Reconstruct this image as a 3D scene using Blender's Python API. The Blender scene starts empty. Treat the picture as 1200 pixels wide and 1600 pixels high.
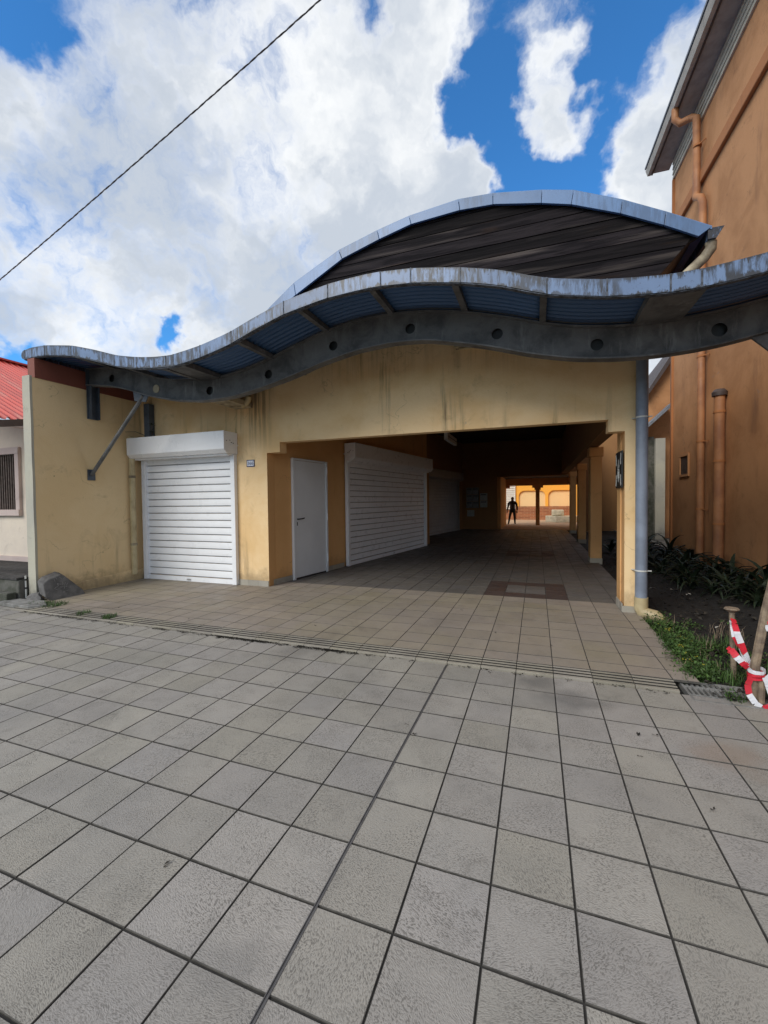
import bpy, bmesh, math, random
import numpy as np
from mathutils import Vector, Matrix

random.seed(7)
S = bpy.context.scene
COL = S.collection
PI = math.pi

# ------------------------------------------------------------------ camera
cam_d = bpy.data.cameras.new('camera')
cam = bpy.data.objects.new('camera', cam_d)
COL.objects.link(cam)
S.camera = cam
cam_d.sensor_fit = 'VERTICAL'
cam_d.sensor_height = 36.0
cam_d.lens = 653.2 / 1600 * 36.0
cam_d.clip_start = 0.05
cam_d.clip_end = 3000
yaw, pit, rol = -0.3501, -0.0267, -0.0111
f = Vector((math.sin(yaw) * math.cos(pit), math.cos(yaw) * math.cos(pit), math.sin(pit)))
r = Vector((math.cos(yaw), -math.sin(yaw), 0))
u = r.cross(f)
r2 = r * math.cos(rol) + u * math.sin(rol)
u2 = -r * math.sin(rol) + u * math.cos(rol)
cam.matrix_world = Matrix(((r2.x, u2.x, -f.x, 0), (r2.y, u2.y, -f.y, 0), (r2.z, u2.z, -f.z, 1.6), (0, 0, 0, 1)))

# ------------------------------------------------------------------ light
SUN = Vector((-0.36, -0.72, 0.60)).normalized()
sun_d = bpy.data.lights.new('sun', 'SUN')
sun_d.energy = 1.45
sun_d.angle = math.radians(32)
sun_d.color = (1.0, 0.95, 0.86)
sun = bpy.data.objects.new('sun', sun_d)
COL.objects.link(sun)
sun.location = (0, 0, 30)
sun.rotation_euler = (-SUN).to_track_quat('-Z', 'Y').to_euler()

S.view_settings.view_transform = 'Standard'
S.view_settings.look = 'None'
S.view_settings.exposure = 0.82
S.view_settings.gamma = 1.0
S.view_settings.use_curve_mapping = False
S.cycles.use_denoising = True
S.cycles.max_bounces = 8
S.cycles.diffuse_bounces = 5
S.cycles.caustics_reflective = False
S.cycles.caustics_refractive = False


# ------------------------------------------------------------------ node helpers
class NT:
    def __init__(self, nt):
        self.nt = nt

    def n(self, typ, props=None, **ins):
        nd = self.nt.nodes.new(typ)
        for k, v in (props or {}).items():
            setattr(nd, k, v)
        for k, v in ins.items():
            self.set(nd.inputs[int(k[1:])] if k[0] == 'i' and k[1:].isdigit() else nd.inputs[k.replace('_', ' ')], v)
        return nd

    def set(self, sock, v):
        if isinstance(v, bpy.types.NodeSocket):
            self.nt.links.new(v, sock)
        else:
            if sock.type == 'RGBA' and len(v) == 3:
                v = (*v, 1)
            sock.default_value = v

    def noise(self, vec, scale, detail=4, rough=0.55, dist=0.0, dim='3D'):
        return self.n('ShaderNodeTexNoise', {'noise_dimensions': dim}, Vector=vec, Scale=scale, Detail=detail, Roughness=rough, Distortion=dist).outputs['Fac']

    def math(self, op, a, b=0.0, clamp=False):
        return self.n('ShaderNodeMath', {'operation': op, 'use_clamp': clamp}, i0=a, i1=b).outputs[0]

    def vmath(self, op, a, b=(0, 0, 0)):
        nd = self.n('ShaderNodeVectorMath', {'operation': op}, i0=a, i1=b)
        return nd.outputs['Value'] if op in ('LENGTH', 'DISTANCE', 'DOT_PRODUCT') else nd.outputs[0]

    def rng(self, v, a, b, c=0.0, d=1.0, smooth=True):
        return self.n('ShaderNodeMapRange', {'interpolation_type': 'SMOOTHSTEP' if smooth else 'LINEAR'}, i0=v, i1=a, i2=b, i3=c, i4=d).outputs[0]

    def mix(self, fac, a, b, mode='MIX'):
        nd = self.n('ShaderNodeMix', {'data_type': 'RGBA', 'blend_type': mode})
        self.set(nd.inputs[0], fac); self.set(nd.inputs[6], a); self.set(nd.inputs[7], b)
        return nd.outputs[2]

    def scale(self, vec, s, loc=(0, 0, 0), rot=(0, 0, 0)):
        return self.n('ShaderNodeMapping', None, Vector=vec, Location=loc, Rotation=rot, Scale=s).outputs[0]

    def pos(self):
        return self.n('ShaderNodeNewGeometry').outputs['Position']

    def rand(self):
        a = self.n('ShaderNodeObjectInfo').outputs['Random']
        b = self.n('ShaderNodeNewGeometry').outputs['Random Per Island']
        return self.math('FRACT', self.math('ADD', a, b))

    def bump(self, h, strength, dist=0.01):
        return self.n('ShaderNodeBump', None, Height=h, Strength=strength, Distance=dist).outputs[0]


def material(name):
    m = bpy.data.materials.new(name)
    m.use_nodes = True
    nt = NT(m.node_tree)
    b = m.node_tree.nodes['Principled BSDF']
    return m, nt, b


# ------------------------------------------------------------------ world: sky with broken cloud
W = bpy.data.worlds.new('World')
S.world = W
W.use_nodes = True
wn = NT(W.node_tree)
bg = W.node_tree.nodes['Background']
bg.inputs['Strength'].default_value = 0.1
sky = wn.n('ShaderNodeTexSky', {'sky_type': 'NISHITA', 'sun_disc': False, 'sun_elevation': math.asin(SUN.z),
                                'sun_rotation': math.atan2(SUN.x, SUN.y), 'air_density': 1.0, 'dust_density': 0.3, 'ozone_density': 2.5}).outputs[0]
sky = wn.mix(1.0, sky, (0.35, 0.88, 1.26), 'MULTIPLY')
dirv = wn.n('ShaderNodeTexCoord').outputs['Generated']
w1 = wn.n('ShaderNodeTexNoise', None, Vector=dirv, Scale=4.5, Detail=4, Roughness=0.6).outputs['Color']
warp = wn.n('ShaderNodeVectorMath', {'operation': 'MULTIPLY_ADD'}, i0=wn.vmath('SUBTRACT', w1, (0.5, 0.5, 0.5)), i1=(0.16, 0.16, 0.16), i2=dirv).outputs[0]
w2 = wn.n('ShaderNodeTexNoise', None, Vector=dirv, Scale=18.0, Detail=4, Roughness=0.6).outputs['Color']
warp = wn.n('ShaderNodeVectorMath', {'operation': 'MULTIPLY_ADD'}, i0=wn.vmath('SUBTRACT', w2, (0.5, 0.5, 0.5)), i1=(0.085, 0.085, 0.085), i2=warp).outputs[0]
cover = wn.math('MULTIPLY_ADD', wn.noise(dirv, 1.6, 3, 0.5), 0.8)
cover.node.inputs[2].default_value = 0.50
NEG = [((-0.045, 0.708, 0.705), 0.115), ((0.071, 0.819, 0.569), 0.13), ((0.112, 0.735, 0.668), 0.12), ((-0.09, 0.75, 0.66), 0.065),
       ((-0.228, 0.619, 0.751), 0.045), ((-0.645, 0.374, 0.674), 0.05), ((-0.683, 0.651, 0.331), 0.022), ((-0.852, 0.455, 0.262), 0.035),
       ((0.119, 0.705, 0.699), 0.08), ((-0.02, 0.83, 0.555), 0.06)]
POS = [((0.045, 0.700, 0.713), 0.062), ((0.038, 0.728, 0.685), 0.066), ((0.033, 0.757, 0.652), 0.062), ((0.030, 0.785, 0.619), 0.046), ((0.172, 0.71, 0.683), 0.06),
       ((0.16, 0.757, 0.634), 0.055), ((0.145, 0.796, 0.588), 0.065), ((0.175, 0.831, 0.528), 0.06), ((-0.169, 0.663, 0.73), 0.08),
       ((-0.222, 0.768, 0.6), 0.15), ((-0.111, 0.815, 0.568), 0.05)]
for sgn, lst in ((-1.25, NEG), (1.1, POS)):
    for c, s in lst:
        dd = wn.vmath('DISTANCE', warp, c)
        g = wn.rng(dd, s * 0.1, s * 1.9, sgn, 0.0)
        cover = wn.math('ADD', cover, g)
puff = wn.noise(wn.scale(warp, (1.0, 1.0, 0.8)), 8.0, 9, 0.61, 0.3)
dens = wn.math('ADD', cover, wn.math('MULTIPLY', wn.math('SUBTRACT', puff, 0.5), 2.4))
mask = wn.rng(dens, 0.0, 1.15)
shade = wn.noise(wn.scale(warp, (1, 1, 1.6)), 3.2, 5, 0.55)
shade2 = wn.rng(wn.math('ADD', shade, wn.math('MULTIPLY', wn.rng(dens, 0.5, 1.3), 0.16)), 0.40, 0.72)
cloud = wn.mix(shade2, (5.75, 5.85, 5.9), (3.3, 3.65, 4.15))
W.node_tree.links.new(wn.mix(mask, sky, cloud), bg.inputs['Color'])


# ------------------------------------------------------------------ materials
def paint(name, base, alt, dirt=(0.10, 0.09, 0.075), streak=0.5, rough=0.85, blotch=0.5, bump=0.25, low=0.0, chip=0.0, sscale=(5, 5, 0.35), runs=()):
    """weathered painted render: blotches of a second tone, vertical rain streaks, small pocks"""
    m, t, b = material(name)
    p = t.pos()
    c = t.mix(t.math('MULTIPLY', t.rng(t.noise(p, 0.9, 6, 0.6, 0.4), 0.40, 0.66), blotch), base, alt)
    c = t.mix(t.math('MULTIPLY', t.rng(t.noise(p, 7, 5, 0.7), 0.5, 0.75), 0.35 * blotch), c, alt)
    md = t.math('MULTIPLY', t.rng(t.noise(p, 2.6, 7, 0.68, 0.8), 0.54, 0.72), t.rng(t.noise(p, 0.8, 2), 0.4, 0.6))
    c = t.mix(t.math('MULTIPLY', md, 0.55 * blotch), c, tuple(0.45 * x + 0.25 * y for x, y in zip(alt, dirt)))
    vor = t.n('ShaderNodeTexVoronoi', {'feature': 'DISTANCE_TO_EDGE'}, Vector=t.vmath('ADD', p, t.n('ShaderNodeTexNoise', None, Vector=p, Scale=2.5, Detail=4).outputs['Color']), Scale=0.8).outputs['Distance']
    ck = t.math('MULTIPLY', t.rng(vor, 0.0, 0.010, 1.0, 0.0), t.rng(t.noise(p, 1.1, 3), 0.55, 0.62))
    c = t.mix(t.math('MULTIPLY', ck, 0.33), c, dirt)
    st = t.noise(t.scale(p, sscale), 1.0, 6, 0.65)
    br = t.noise(p, 0.55, 2, 0.5)
    sm = t.math('MULTIPLY', t.rng(st, 0.53, 0.72), t.rng(br, 0.45, 0.65))
    c = t.mix(t.math('MULTIPLY', sm, streak), c, dirt)
    pk = t.math('MULTIPLY', t.rng(t.noise(p, 14, 2, 0.5), 0.74, 0.77), t.rng(t.noise(p, 1.3, 2), 0.5, 0.6))
    c = t.mix(t.math('MULTIPLY', pk, 0.7), c, (0.06, 0.05, 0.045))
    if runs:
        sp_ = t.n('ShaderNodeSeparateXYZ', None, Vector=p)
        for (xc, hw, zt_, ln, k_) in runs:      # rain runs below a leaking gutter or ledge
            fx = t.rng(t.math('ABSOLUTE', t.math('SUBTRACT', t.math('ADD', sp_.outputs[0], t.math('MULTIPLY', t.math('SUBTRACT', t.noise(p, 2.0, 4), 0.5), 0.3)), xc)), hw * 0.2, hw, 1.0, 0.0)
            fz = t.rng(t.math('SUBTRACT', zt_, sp_.outputs[2]), 0.0, ln, 1.0, 0.0)
            fn = t.rng(t.noise(t.scale(p, (17, 17, 0.7)), 1.0, 6, 0.7), 0.42, 0.62)
            c = t.mix(t.math('MULTIPLY', t.math('MULTIPLY', fx, fz), t.math('MULTIPLY', fn, k_)), c, dirt)
    if low:
        z = t.n('ShaderNodeSeparateXYZ', None, Vector=p).outputs[2]
        lm = t.math('MULTIPLY', t.rng(t.math('ADD', z, t.math('MULTIPLY', t.noise(p, 3, 6, 0.7), -0.9)), -0.42, -0.05, 1.0, 0.0), low)
        c = t.mix(lm, c, dirt)
    if chip:
        ch = t.rng(t.noise(p, 2.3, 8, 0.6, 0.6), 0.70, 0.715)
        c = t.mix(t.math('MULTIPLY', ch, chip), c, (0.20, 0.195, 0.20))
    t.set(b.inputs['Base Color'], c)
    b.inputs['Roughness'].default_value = rough
    h = t.math('ADD', t.noise(p, 45, 5, 0.6), t.math('MULTIPLY', t.noise(p, 4, 3), 1.2))
    t.set(b.inputs['Normal'], t.bump(h, bump, 0.012))
    return m


def simple(name, base, rough=0.6, var=0.25, scale=8, metal=0.0, bump=0.0, alt=None, spec=0.5, det=5, objvar=0.0):
    m, t, b = material(name)
    p = t.pos()
    alt = alt or tuple(x * (1 - var) for x in base)
    c = t.mix(t.rng(t.noise(p, scale, det, 0.6), 0.35, 0.68), base, alt)
    if objvar:
        k = t.rng(t.rand(), 0, 1, 1 - objvar, 1 + objvar, False)
        kk = t.n('ShaderNodeCombineXYZ', None, X=k, Y=k, Z=k).outputs[0]
        c = t.mix(1.0, c, kk, 'MULTIPLY')
    t.set(b.inputs['Base Color'], c)
    t.set(b.inputs['Roughness'], t.rng(t.noise(p, scale * 2.3, 4), 0.3, 0.7, max(0.05, rough - 0.1), min(1, rough + 0.1)))
    b.inputs['Metallic'].default_value = metal
    b.inputs['Specular IOR Level'].default_value = spec
    if bump:
        t.set(b.inputs['Normal'], t.bump(t.noise(p, scale * 6, 4), bump, 0.01))
    return m


def tile_material(name, base, alt, relief, var, stain, warm=None):
    m, t, b = material(name)
    p = t.pos()
    rd = t.rand()
    ang = t.math('MULTIPLY', rd, 6.283)
    pv = t.n('ShaderNodeVectorRotate', {'rotation_type': 'Z_AXIS'}, Vector=p, Angle=ang).outputs[0]
    off = t.n('ShaderNodeCombineXYZ', None, X=t.math('MULTIPLY', rd, 37.0), Y=t.math('MULTIPLY', rd, 91.0), Z=rd).outputs[0]
    pv = t.vmath('ADD', pv, off)
    # swirling short strokes pressed into the tile
    sw = t.n('ShaderNodeTexNoise', None, Vector=pv, Scale=9.0, Detail=1).outputs['Color']
    pw = t.n('ShaderNodeVectorMath', {'operation': 'MULTIPLY_ADD'}, i0=t.vmath('SUBTRACT', sw, (0.5, 0.5, 0.5)), i1=(0.06, 0.06, 0.0), i2=pv).outputs[0]
    nz = t.noise(t.scale(pw, (1.0, 0.42, 1.0)), 230, 2, 0.5, 0.25)
    groove = t.rng(nz, 0.50, 0.62)
    c = t.mix(t.rng(t.noise(p, 1.1, 5, 0.6, 0.3), 0.35, 0.7), base, alt)
    if warm:
        c = t.mix(t.rng(t.noise(p, 0.6, 3, 0.5), 0.45, 0.65, 0, 0.8), c, warm)
    k = t.rng(rd, 0, 1, 1 - var, 1 + var, False)
    c = t.mix(1.0, c, t.n('ShaderNodeCombineXYZ', None, X=k, Y=k, Z=t.math('ADD', k, t.math('MULTIPLY', t.math('SUBTRACT', t.math('FRACT', t.math('MULTIPLY', rd, 7.3)), 0.5), var))).outputs[0], 'MULTIPLY')
    worn = t.rng(t.noise(pv, 4.5, 4, 0.6), 0.34, 0.62, 0.25, 1.0)
    groove = t.math('MULTIPLY', groove, worn)
    c = t.mix(t.rng(t.noise(p, 5.5, 6, 0.7, 0.5), 0.50, 0.72, 0, 0.35), c, tuple(x * 0.55 for x in base))
    c = t.mix(t.math('MULTIPLY', groove, 0.68 * relief), c, tuple(x * 0.34 for x in base))
    sp = t.rng(t.noise(p, 26, 5, 0.75), 0.60, 0.8)
    c = t.mix(t.math('MULTIPLY', sp, 0.5), c, tuple(x * 0.35 for x in base))
    if relief > 0.9:
        wob = t.n('ShaderNodeVectorMath', {'operation': 'MULTIPLY_ADD'}, i0=t.vmath('SUBTRACT', t.n('ShaderNodeTexNoise', None, Vector=p, Scale=3.0, Detail=6).outputs['Color'], (0.5, 0.5, 0.5)), i1=(0.5, 0.5, 0), i2=p).outputs[0]
        for c_, r_, col_, k_ in (((1.12, 3.12, 0), 0.30, (0.24, 0.15, 0.09), 0.35), ((0.25, 3.55, 0), 0.34, (0.10, 0.098, 0.095), 0.5), ((-0.05, 3.85, 0), 0.25, (0.10, 0.098, 0.095), 0.5),
                                 ((-2.4, 3.85, 0), 0.4, (0.12, 0.115, 0.11), 0.4), ((-1.02, 1.06, 0), 0.25, (0.16, 0.155, 0.15), 0.4)):
            c = t.mix(t.math('MULTIPLY', t.rng(t.vmath('DISTANCE', wob, c_), r_ * 0.2, r_, 1.0, 0.0), k_), c, col_)
    big = t.math('MULTIPLY', t.rng(t.noise(p, 0.75, 7, 0.62, 0.5), 0.52, 0.74), stain)
    c = t.mix(big, c, tuple(x * 0.38 for x in base))
    t.set(b.inputs['Base Color'], c)
    t.set(b.inputs['Roughness'], t.rng(t.noise(p, 3, 4), 0.35, 0.65, 0.52, 0.78))
    b.inputs['Specular IOR Level'].default_value = 0.35
    h = t.math('ADD', t.math('MULTIPLY', nz, -1.0 * relief), t.math('MULTIPLY', t.noise(p, 240, 2), 0.25))
    t.set(b.inputs['Normal'], t.bump(h, 0.55, 0.006))
    return m


MAT = {}
MAT['tile_out'] = tile_material('pavement tile', (0.325, 0.303, 0.270), (0.285, 0.270, 0.247), 1.0, 0.085, 0.35)
MAT['tile_in'] = tile_material('arcade tile', (0.285, 0.243, 0.20), (0.25, 0.218, 0.187), 0.25, 0.06, 0.35, (0.27, 0.235, 0.17))
MAT['tile_shaded'] = tile_material('shade-darkened arcade tile', (0.130, 0.118, 0.108), (0.11, 0.102, 0.095), 0.22, 0.07, 0.25)  # darker copy of the arcade tile, passage shade put into its colour
MAT['tile_brown'] = tile_material('brown tile', (0.075, 0.050, 0.043), (0.065, 0.045, 0.04), 0.2, 0.05, 0.1)
MAT['tile_skirt'] = tile_material('skirting tile', (0.36, 0.335, 0.28), (0.32, 0.30, 0.26), 0.15, 0.08, 0.4)
MAT['joint'] = simple('joint grime', (0.035, 0.032, 0.028), 0.9, 0.4, 20)
MAT['nosing'] = tile_material('nosing tile', (0.29, 0.265, 0.22), (0.24, 0.22, 0.185), 0.05, 0.10, 0.7)
MAT['tile_edge'] = simple('dirty tile edge', (0.085, 0.079, 0.07), 0.9, 0.5, 15)
MAT['rubber'] = simple('joint rubber', (0.12, 0.115, 0.115), 0.55, 0.3, 12)
MAT['yellow'] = paint('yellow render', (0.84, 0.615, 0.35), (0.74, 0.49, 0.23), (0.15, 0.105, 0.06), 0.85, 0.9, 0.85, 0.3, 0.55, 0.35, (5, 5, 0.35), ((-4.85, 0.45, 3.35, 1.0, 0.7), (-2.6, 1.6, 4.1, 0.8, 0.25), (-0.6, 0.9, 3.9, 0.6, 0.2), (-7.6, 0.35, 3.6, 1.2, 0.6)))
MAT['yellow_side'] = paint('yellow side render', (0.78, 0.60, 0.35), (0.72, 0.53, 0.28), (0.13, 0.10, 0.06), 0.4, 0.9, 0.7, 0.3, 0.6, 0.6)
MAT['orange'] = paint('orange render', (0.72, 0.41, 0.17), (0.64, 0.345, 0.13), (0.15, 0.08, 0.04), 0.4, 0.85, 0.6, 0.2, 0.3)
MAT['big_orange'] = paint('orange house render', (0.50, 0.245, 0.105), (0.39, 0.18, 0.07), (0.16, 0.075, 0.04), 0.95, 0.85, 1.0, 0.35, 0.6, 0.25, (1.6, 1.6, 0.25))
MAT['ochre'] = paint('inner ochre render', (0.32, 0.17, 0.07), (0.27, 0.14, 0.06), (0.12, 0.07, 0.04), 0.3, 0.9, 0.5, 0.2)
MAT['court'] = paint('courtyard orange', (0.86, 0.42, 0.06), (0.82, 0.39, 0.05), (0.3, 0.14, 0.04), 0.2, 0.85, 0.4, 0.1)
MAT['cream'] = paint('courtyard cream', (0.80, 0.57, 0.29), (0.76, 0.53, 0.26), (0.3, 0.2, 0.1), 0.2, 0.85, 0.4, 0.1)
MAT['cement'] = paint('cement edge', (0.44, 0.42, 0.34), (0.36, 0.35, 0.31), (0.10, 0.09, 0.08), 0.4, 0.9, 0.8, 0.4, 0.5)
MAT['redboard'] = paint('red brown board', (0.20, 0.062, 0.042), (0.16, 0.05, 0.038), (0.06, 0.03, 0.03), 0.4, 0.7, 0.6, 0.1)
MAT['white'] = simple('white lacquer', (0.83, 0.845, 0.875), 0.35, 0.05, 2.5)
MAT['white_door'] = simple('white door paint', (0.74, 0.77, 0.80), 0.4, 0.05, 2)
MAT['alu'] = simple('aluminium', (0.55, 0.56, 0.57), 0.4, 0.2, 6, 0.7)
MAT['black'] = simple('black plastic', (0.02, 0.02, 0.021), 0.45, 0.3, 8)
MAT['steel'] = None
MAT['pipe_grey'] = simple('grey painted pipe', (0.215, 0.25, 0.32), 0.5, 0.25, 4, 0, 0.05)
MAT['steel_blue'] = simple('blue grey steel', (0.075, 0.095, 0.125), 0.5, 0.35, 6)
MAT['pvc'] = simple('cream pvc', (0.55, 0.46, 0.27), 0.55, 0.3, 5, 0, 0.05, (0.40, 0.32, 0.18))
MAT['pvc_dirty'] = simple('grimy pvc', (0.42, 0.36, 0.25), 0.7, 0.5, 6, 0, 0.1, (0.16, 0.13, 0.09))
MAT['cap'] = simple('dull white plastic', (0.60, 0.60, 0.57), 0.5, 0.15, 6)
MAT['orange_pipe'] = simple('orange painted pipe', (0.40, 0.18, 0.075), 0.65, 0.35, 2, 0, 0.05, (0.26, 0.11, 0.05))
MAT['brown_band'] = paint('brown moulding', (0.40, 0.16, 0.055), (0.33, 0.13, 0.045), (0.12, 0.06, 0.03), 0.5, 0.8, 0.6, 0.1)
MAT['siding'] = simple('cream siding', (0.55, 0.50, 0.40), 0.6, 0.2, 4)
MAT['soffit'] = simple('soffit boards', (0.40, 0.35, 0.31), 0.7, 0.25, 4)
MAT['gutter'] = simple('gutter metal', (0.46, 0.42, 0.36), 0.5, 0.3, 4)
MAT['dark_edge'] = simple('dark drip edge', (0.07, 0.05, 0.045), 0.6, 0.3, 5)
MAT['soil'] = simple('dark soil', (0.014, 0.0125, 0.011), 0.95, 0.6, 18, 0, 0.8)
MAT['ground'] = simple('far ground', (0.16, 0.15, 0.13), 0.95, 0.35, 0.4)
MAT['concrete'] = simple('old concrete', (0.15, 0.145, 0.14), 0.92, 0.5, 7, 0, 0.6, (0.085, 0.082, 0.08))
MAT['slab'] = simple('worn slab', (0.24, 0.235, 0.225), 0.92, 0.5, 7, 0, 0.6, (0.12, 0.118, 0.11))
MAT['moss'] = simple('mossy concrete', (0.115, 0.112, 0.10), 0.95, 0.5, 6, 0, 0.5, (0.045, 0.05, 0.035))
MAT['deck'] = simple('rotted deck board', (0.055, 0.052, 0.050), 0.9, 0.5, 9, 0, 0.3, None, 0.3, 5, 0.35)
MAT['pinkwall'] = paint('pink wash wall', (0.68, 0.60, 0.50), (0.58, 0.51, 0.44), (0.16, 0.13, 0.12), 0.5, 0.9, 0.8, 0.3, 0.2, 0.2)
MAT['pinkframe'] = paint('old window frame', (0.52, 0.43, 0.40), (0.42, 0.34, 0.32), (0.1, 0.08, 0.07), 0.7, 0.8, 0.8, 0.3)
MAT['window_dark'] = simple('dark window', (0.03, 0.028, 0.026), 0.4, 0.4, 5)
MAT['bar'] = simple('old wood bar', (0.13, 0.10, 0.085), 0.8, 0.4, 12)
MAT['wire'] = simple('cable sheath', (0.045, 0.035, 0.035), 0.6, 0.3, 30)
MAT['wire2'] = simple('pale cable sheath', (0.16, 0.15, 0.15), 0.6, 0.3, 30)
MAT['stake'] = simple('grey stake wood', (0.27, 0.205, 0.14), 0.85, 0.4, 16, 0, 0.4, (0.15, 0.11, 0.08))
MAT['leaf'] = simple('weed leaf', (0.055, 0.105, 0.022), 0.6, 0.5, 9, 0, 0, (0.035, 0.075, 0.018), 0.4, 5, 0.4)
MAT['leaf_y'] = simple('yellow petal', (0.62, 0.55, 0.06), 0.6, 0.3, 9)
MAT['leaf_d'] = simple('dark strap leaf', (0.016, 0.026, 0.012), 0.5, 0.5, 6, 0, 0, (0.012, 0.02, 0.01), 0.4, 5, 0.5)
MAT['litter'] = simple('leaf litter', (0.030, 0.026, 0.021), 0.9, 0.5, 30, 0, 0, None, 0.3, 4, 0.6)
MAT['paper'] = simple('pale scrap', (0.42, 0.40, 0.36), 0.8, 0.3, 9)
MAT['grate'] = simple('galvanised grate', (0.30, 0.30, 0.29), 0.6, 0.4, 10, 0.3, 0.1)
MAT['pit'] = simple('drain pit', (0.012, 0.012, 0.012), 0.95, 0.4, 5)
MAT['tape_r'] = simple('red tape', (0.62, 0.025, 0.045), 0.4, 0.2, 8)
MAT['tape_w'] = simple('white tape', (0.68, 0.68, 0.72), 0.4, 0.1, 8)
MAT['skin'] = simple('skin', (0.10, 0.055, 0.035), 0.6, 0.2, 20)
MAT['shirt'] = simple('dark shirt', (0.045, 0.03, 0.026), 0.9, 0.3, 12)
MAT['trousers'] = simple('black trousers', (0.012, 0.012, 0.014), 0.9, 0.3, 12)
MAT['court_floor'] = simple('courtyard paving', (0.55, 0.39, 0.25), 0.9, 0.25, 1.5)
MAT['stone'] = simple('pale stone', (0.60, 0.53, 0.38), 0.9, 0.25, 5, 0, 0.3)
MAT['shutter_shaded'] = simple('shade-greyed shutter', (0.30, 0.30, 0.31), 0.5, 0.1, 3)  # white shutter greyed, the deep passage's shade put into its colour
MAT['slat_joint'] = simple('slat joint grey', (0.30, 0.315, 0.345), 0.7, 0.3, 9)
MAT['mail'] = simple('grey mailbox', (0.22, 0.225, 0.23), 0.5, 0.3, 6)
MAT['mail_w'] = simple('pale mailbox', (0.42, 0.43, 0.40), 0.5, 0.2, 6)
MAT['plate_b'] = simple('navy enamel', (0.03, 0.04, 0.13), 0.3, 0.2, 8)
MAT['plate_w'] = simple('white enamel', (0.66, 0.69, 0.78), 0.3, 0.1, 8)
MAT['sign_w'] = simple('sign white', (0.75, 0.76, 0.73), 0.5, 0.1, 8)
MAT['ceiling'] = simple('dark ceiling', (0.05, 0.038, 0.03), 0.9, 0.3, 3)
MAT['louvre'] = simple('white louvre', (0.76, 0.73, 0.66), 0.5, 0.1, 5)
MAT['shed'] = simple('grey shed sheet', (0.19, 0.21, 0.24), 0.6, 0.3, 4)
MAT['chalk'] = simple('pale mark', (0.24, 0.235, 0.23), 0.9, 0.4, 40)


def m_steel():
    m, t, b = material('mottled grey steel')
    p = t.pos()
    c = t.mix(t.rng(t.noise(p, 3.2, 7, 0.68, 0.4), 0.35, 0.68), (0.145, 0.147, 0.15), (0.065, 0.067, 0.07))
    st = t.rng(t.noise(t.scale(p, (9, 9, 1.6)), 1.0, 6, 0.7), 0.55, 0.72)
    c = t.mix(t.math('MULTIPLY', st, 0.5), c, (0.27, 0.275, 0.28))
    c = t.mix(t.math('MULTIPLY', t.rng(t.noise(p, 16, 5, 0.7), 0.58, 0.75), 0.35), c, (0.05, 0.05, 0.052))
    t.set(b.inputs['Base Color'], c)
    b.inputs['Roughness'].default_value = 0.75
    t.set(b.inputs['Normal'], t.bump(t.noise(p, 30, 4), 0.15, 0.01))
    return m


MAT['steel'] = m_steel()


def m_blue(name, base, alt, mould, edge=0.0, rough=0.4):
    """blue painted sheet metal with black mould that starts in patches"""
    m, t, b = material(name)
    p = t.pos()
    c = t.mix(t.rng(t.noise(p, 1.4, 5, 0.6), 0.35, 0.7), base, alt)
    k = t.rng(t.rand(), 0, 1, 0.80, 1.12, False)
    c = t.mix(1.0, c, t.n('ShaderNodeCombineXYZ', None, X=k, Y=k, Z=k).outputs[0], 'MULTIPLY')
    if mould:
        st = t.noise(t.scale(p, (16, 16, 2.2)), 1.0, 7, 0.72)
        br = t.noise(p, 1.15, 3, 0.55)
        mk = t.math('MULTIPLY', t.rng(st, 0.42, 0.58), t.rng(br, 0.40, 0.54))
        mk2 = t.rng(t.noise(p, 19, 6, 0.75), 0.585, 0.68)
        if edge:
            at = t.n('ShaderNodeAttribute', {'attribute_name': 'rise'}).outputs['Fac']
            fine = t.noise(t.scale(p, (11, 11, 4)), 1.0, 8, 0.75)
            lo_ = t.rng(t.math('ADD', at, t.math('MULTIPLY', t.math('SUBTRACT', fine, 0.5), 1.6)), 0.02, 0.16, 1.0, 0.0)
            hi_ = t.rng(t.math('ADD', at, t.math('MULTIPLY', t.math('SUBTRACT', t.noise(t.scale(p, (22, 22, 3)), 1.0, 8, 0.7), 0.5), 1.9)), 0.78, 1.05)
            mk = t.math('MAXIMUM', mk, t.math('MULTIPLY', t.math('MAXIMUM', lo_, hi_), t.rng(t.noise(p, 0.9, 3, 0.5), 0.3, 0.5, 0.35, 1.0)))
        c = t.mix(t.math('MULTIPLY', t.math('MAXIMUM', mk, t.math('MULTIPLY', mk2, 0.8)), mould), c, (0.035, 0.036, 0.04))
    t.set(b.inputs['Base Color'], c)
    b.inputs['Roughness'].default_value = rough
    t.set(b.inputs['Normal'], t.bump(t.noise(p, 3, 3), 0.1, 0.02))
    return m


MAT['fascia'] = m_blue('pale blue fascia', (0.160, 0.240, 0.40), (0.135, 0.205, 0.35), 0.97, 1.0)
MAT['arch'] = m_blue('blue arch trim', (0.145, 0.25, 0.45), (0.125, 0.22, 0.40), 0.3)
MAT['sheet'] = m_blue('blue corrugated sheet', (0.048, 0.115, 0.255), (0.04, 0.10, 0.225), 0.0, 0, 0.45)
MAT['lip'] = simple('mouldy sheet edge', (0.035, 0.037, 0.042), 0.8, 0.5, 18, 0, 0.3, (0.12, 0.14, 0.18))


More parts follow.
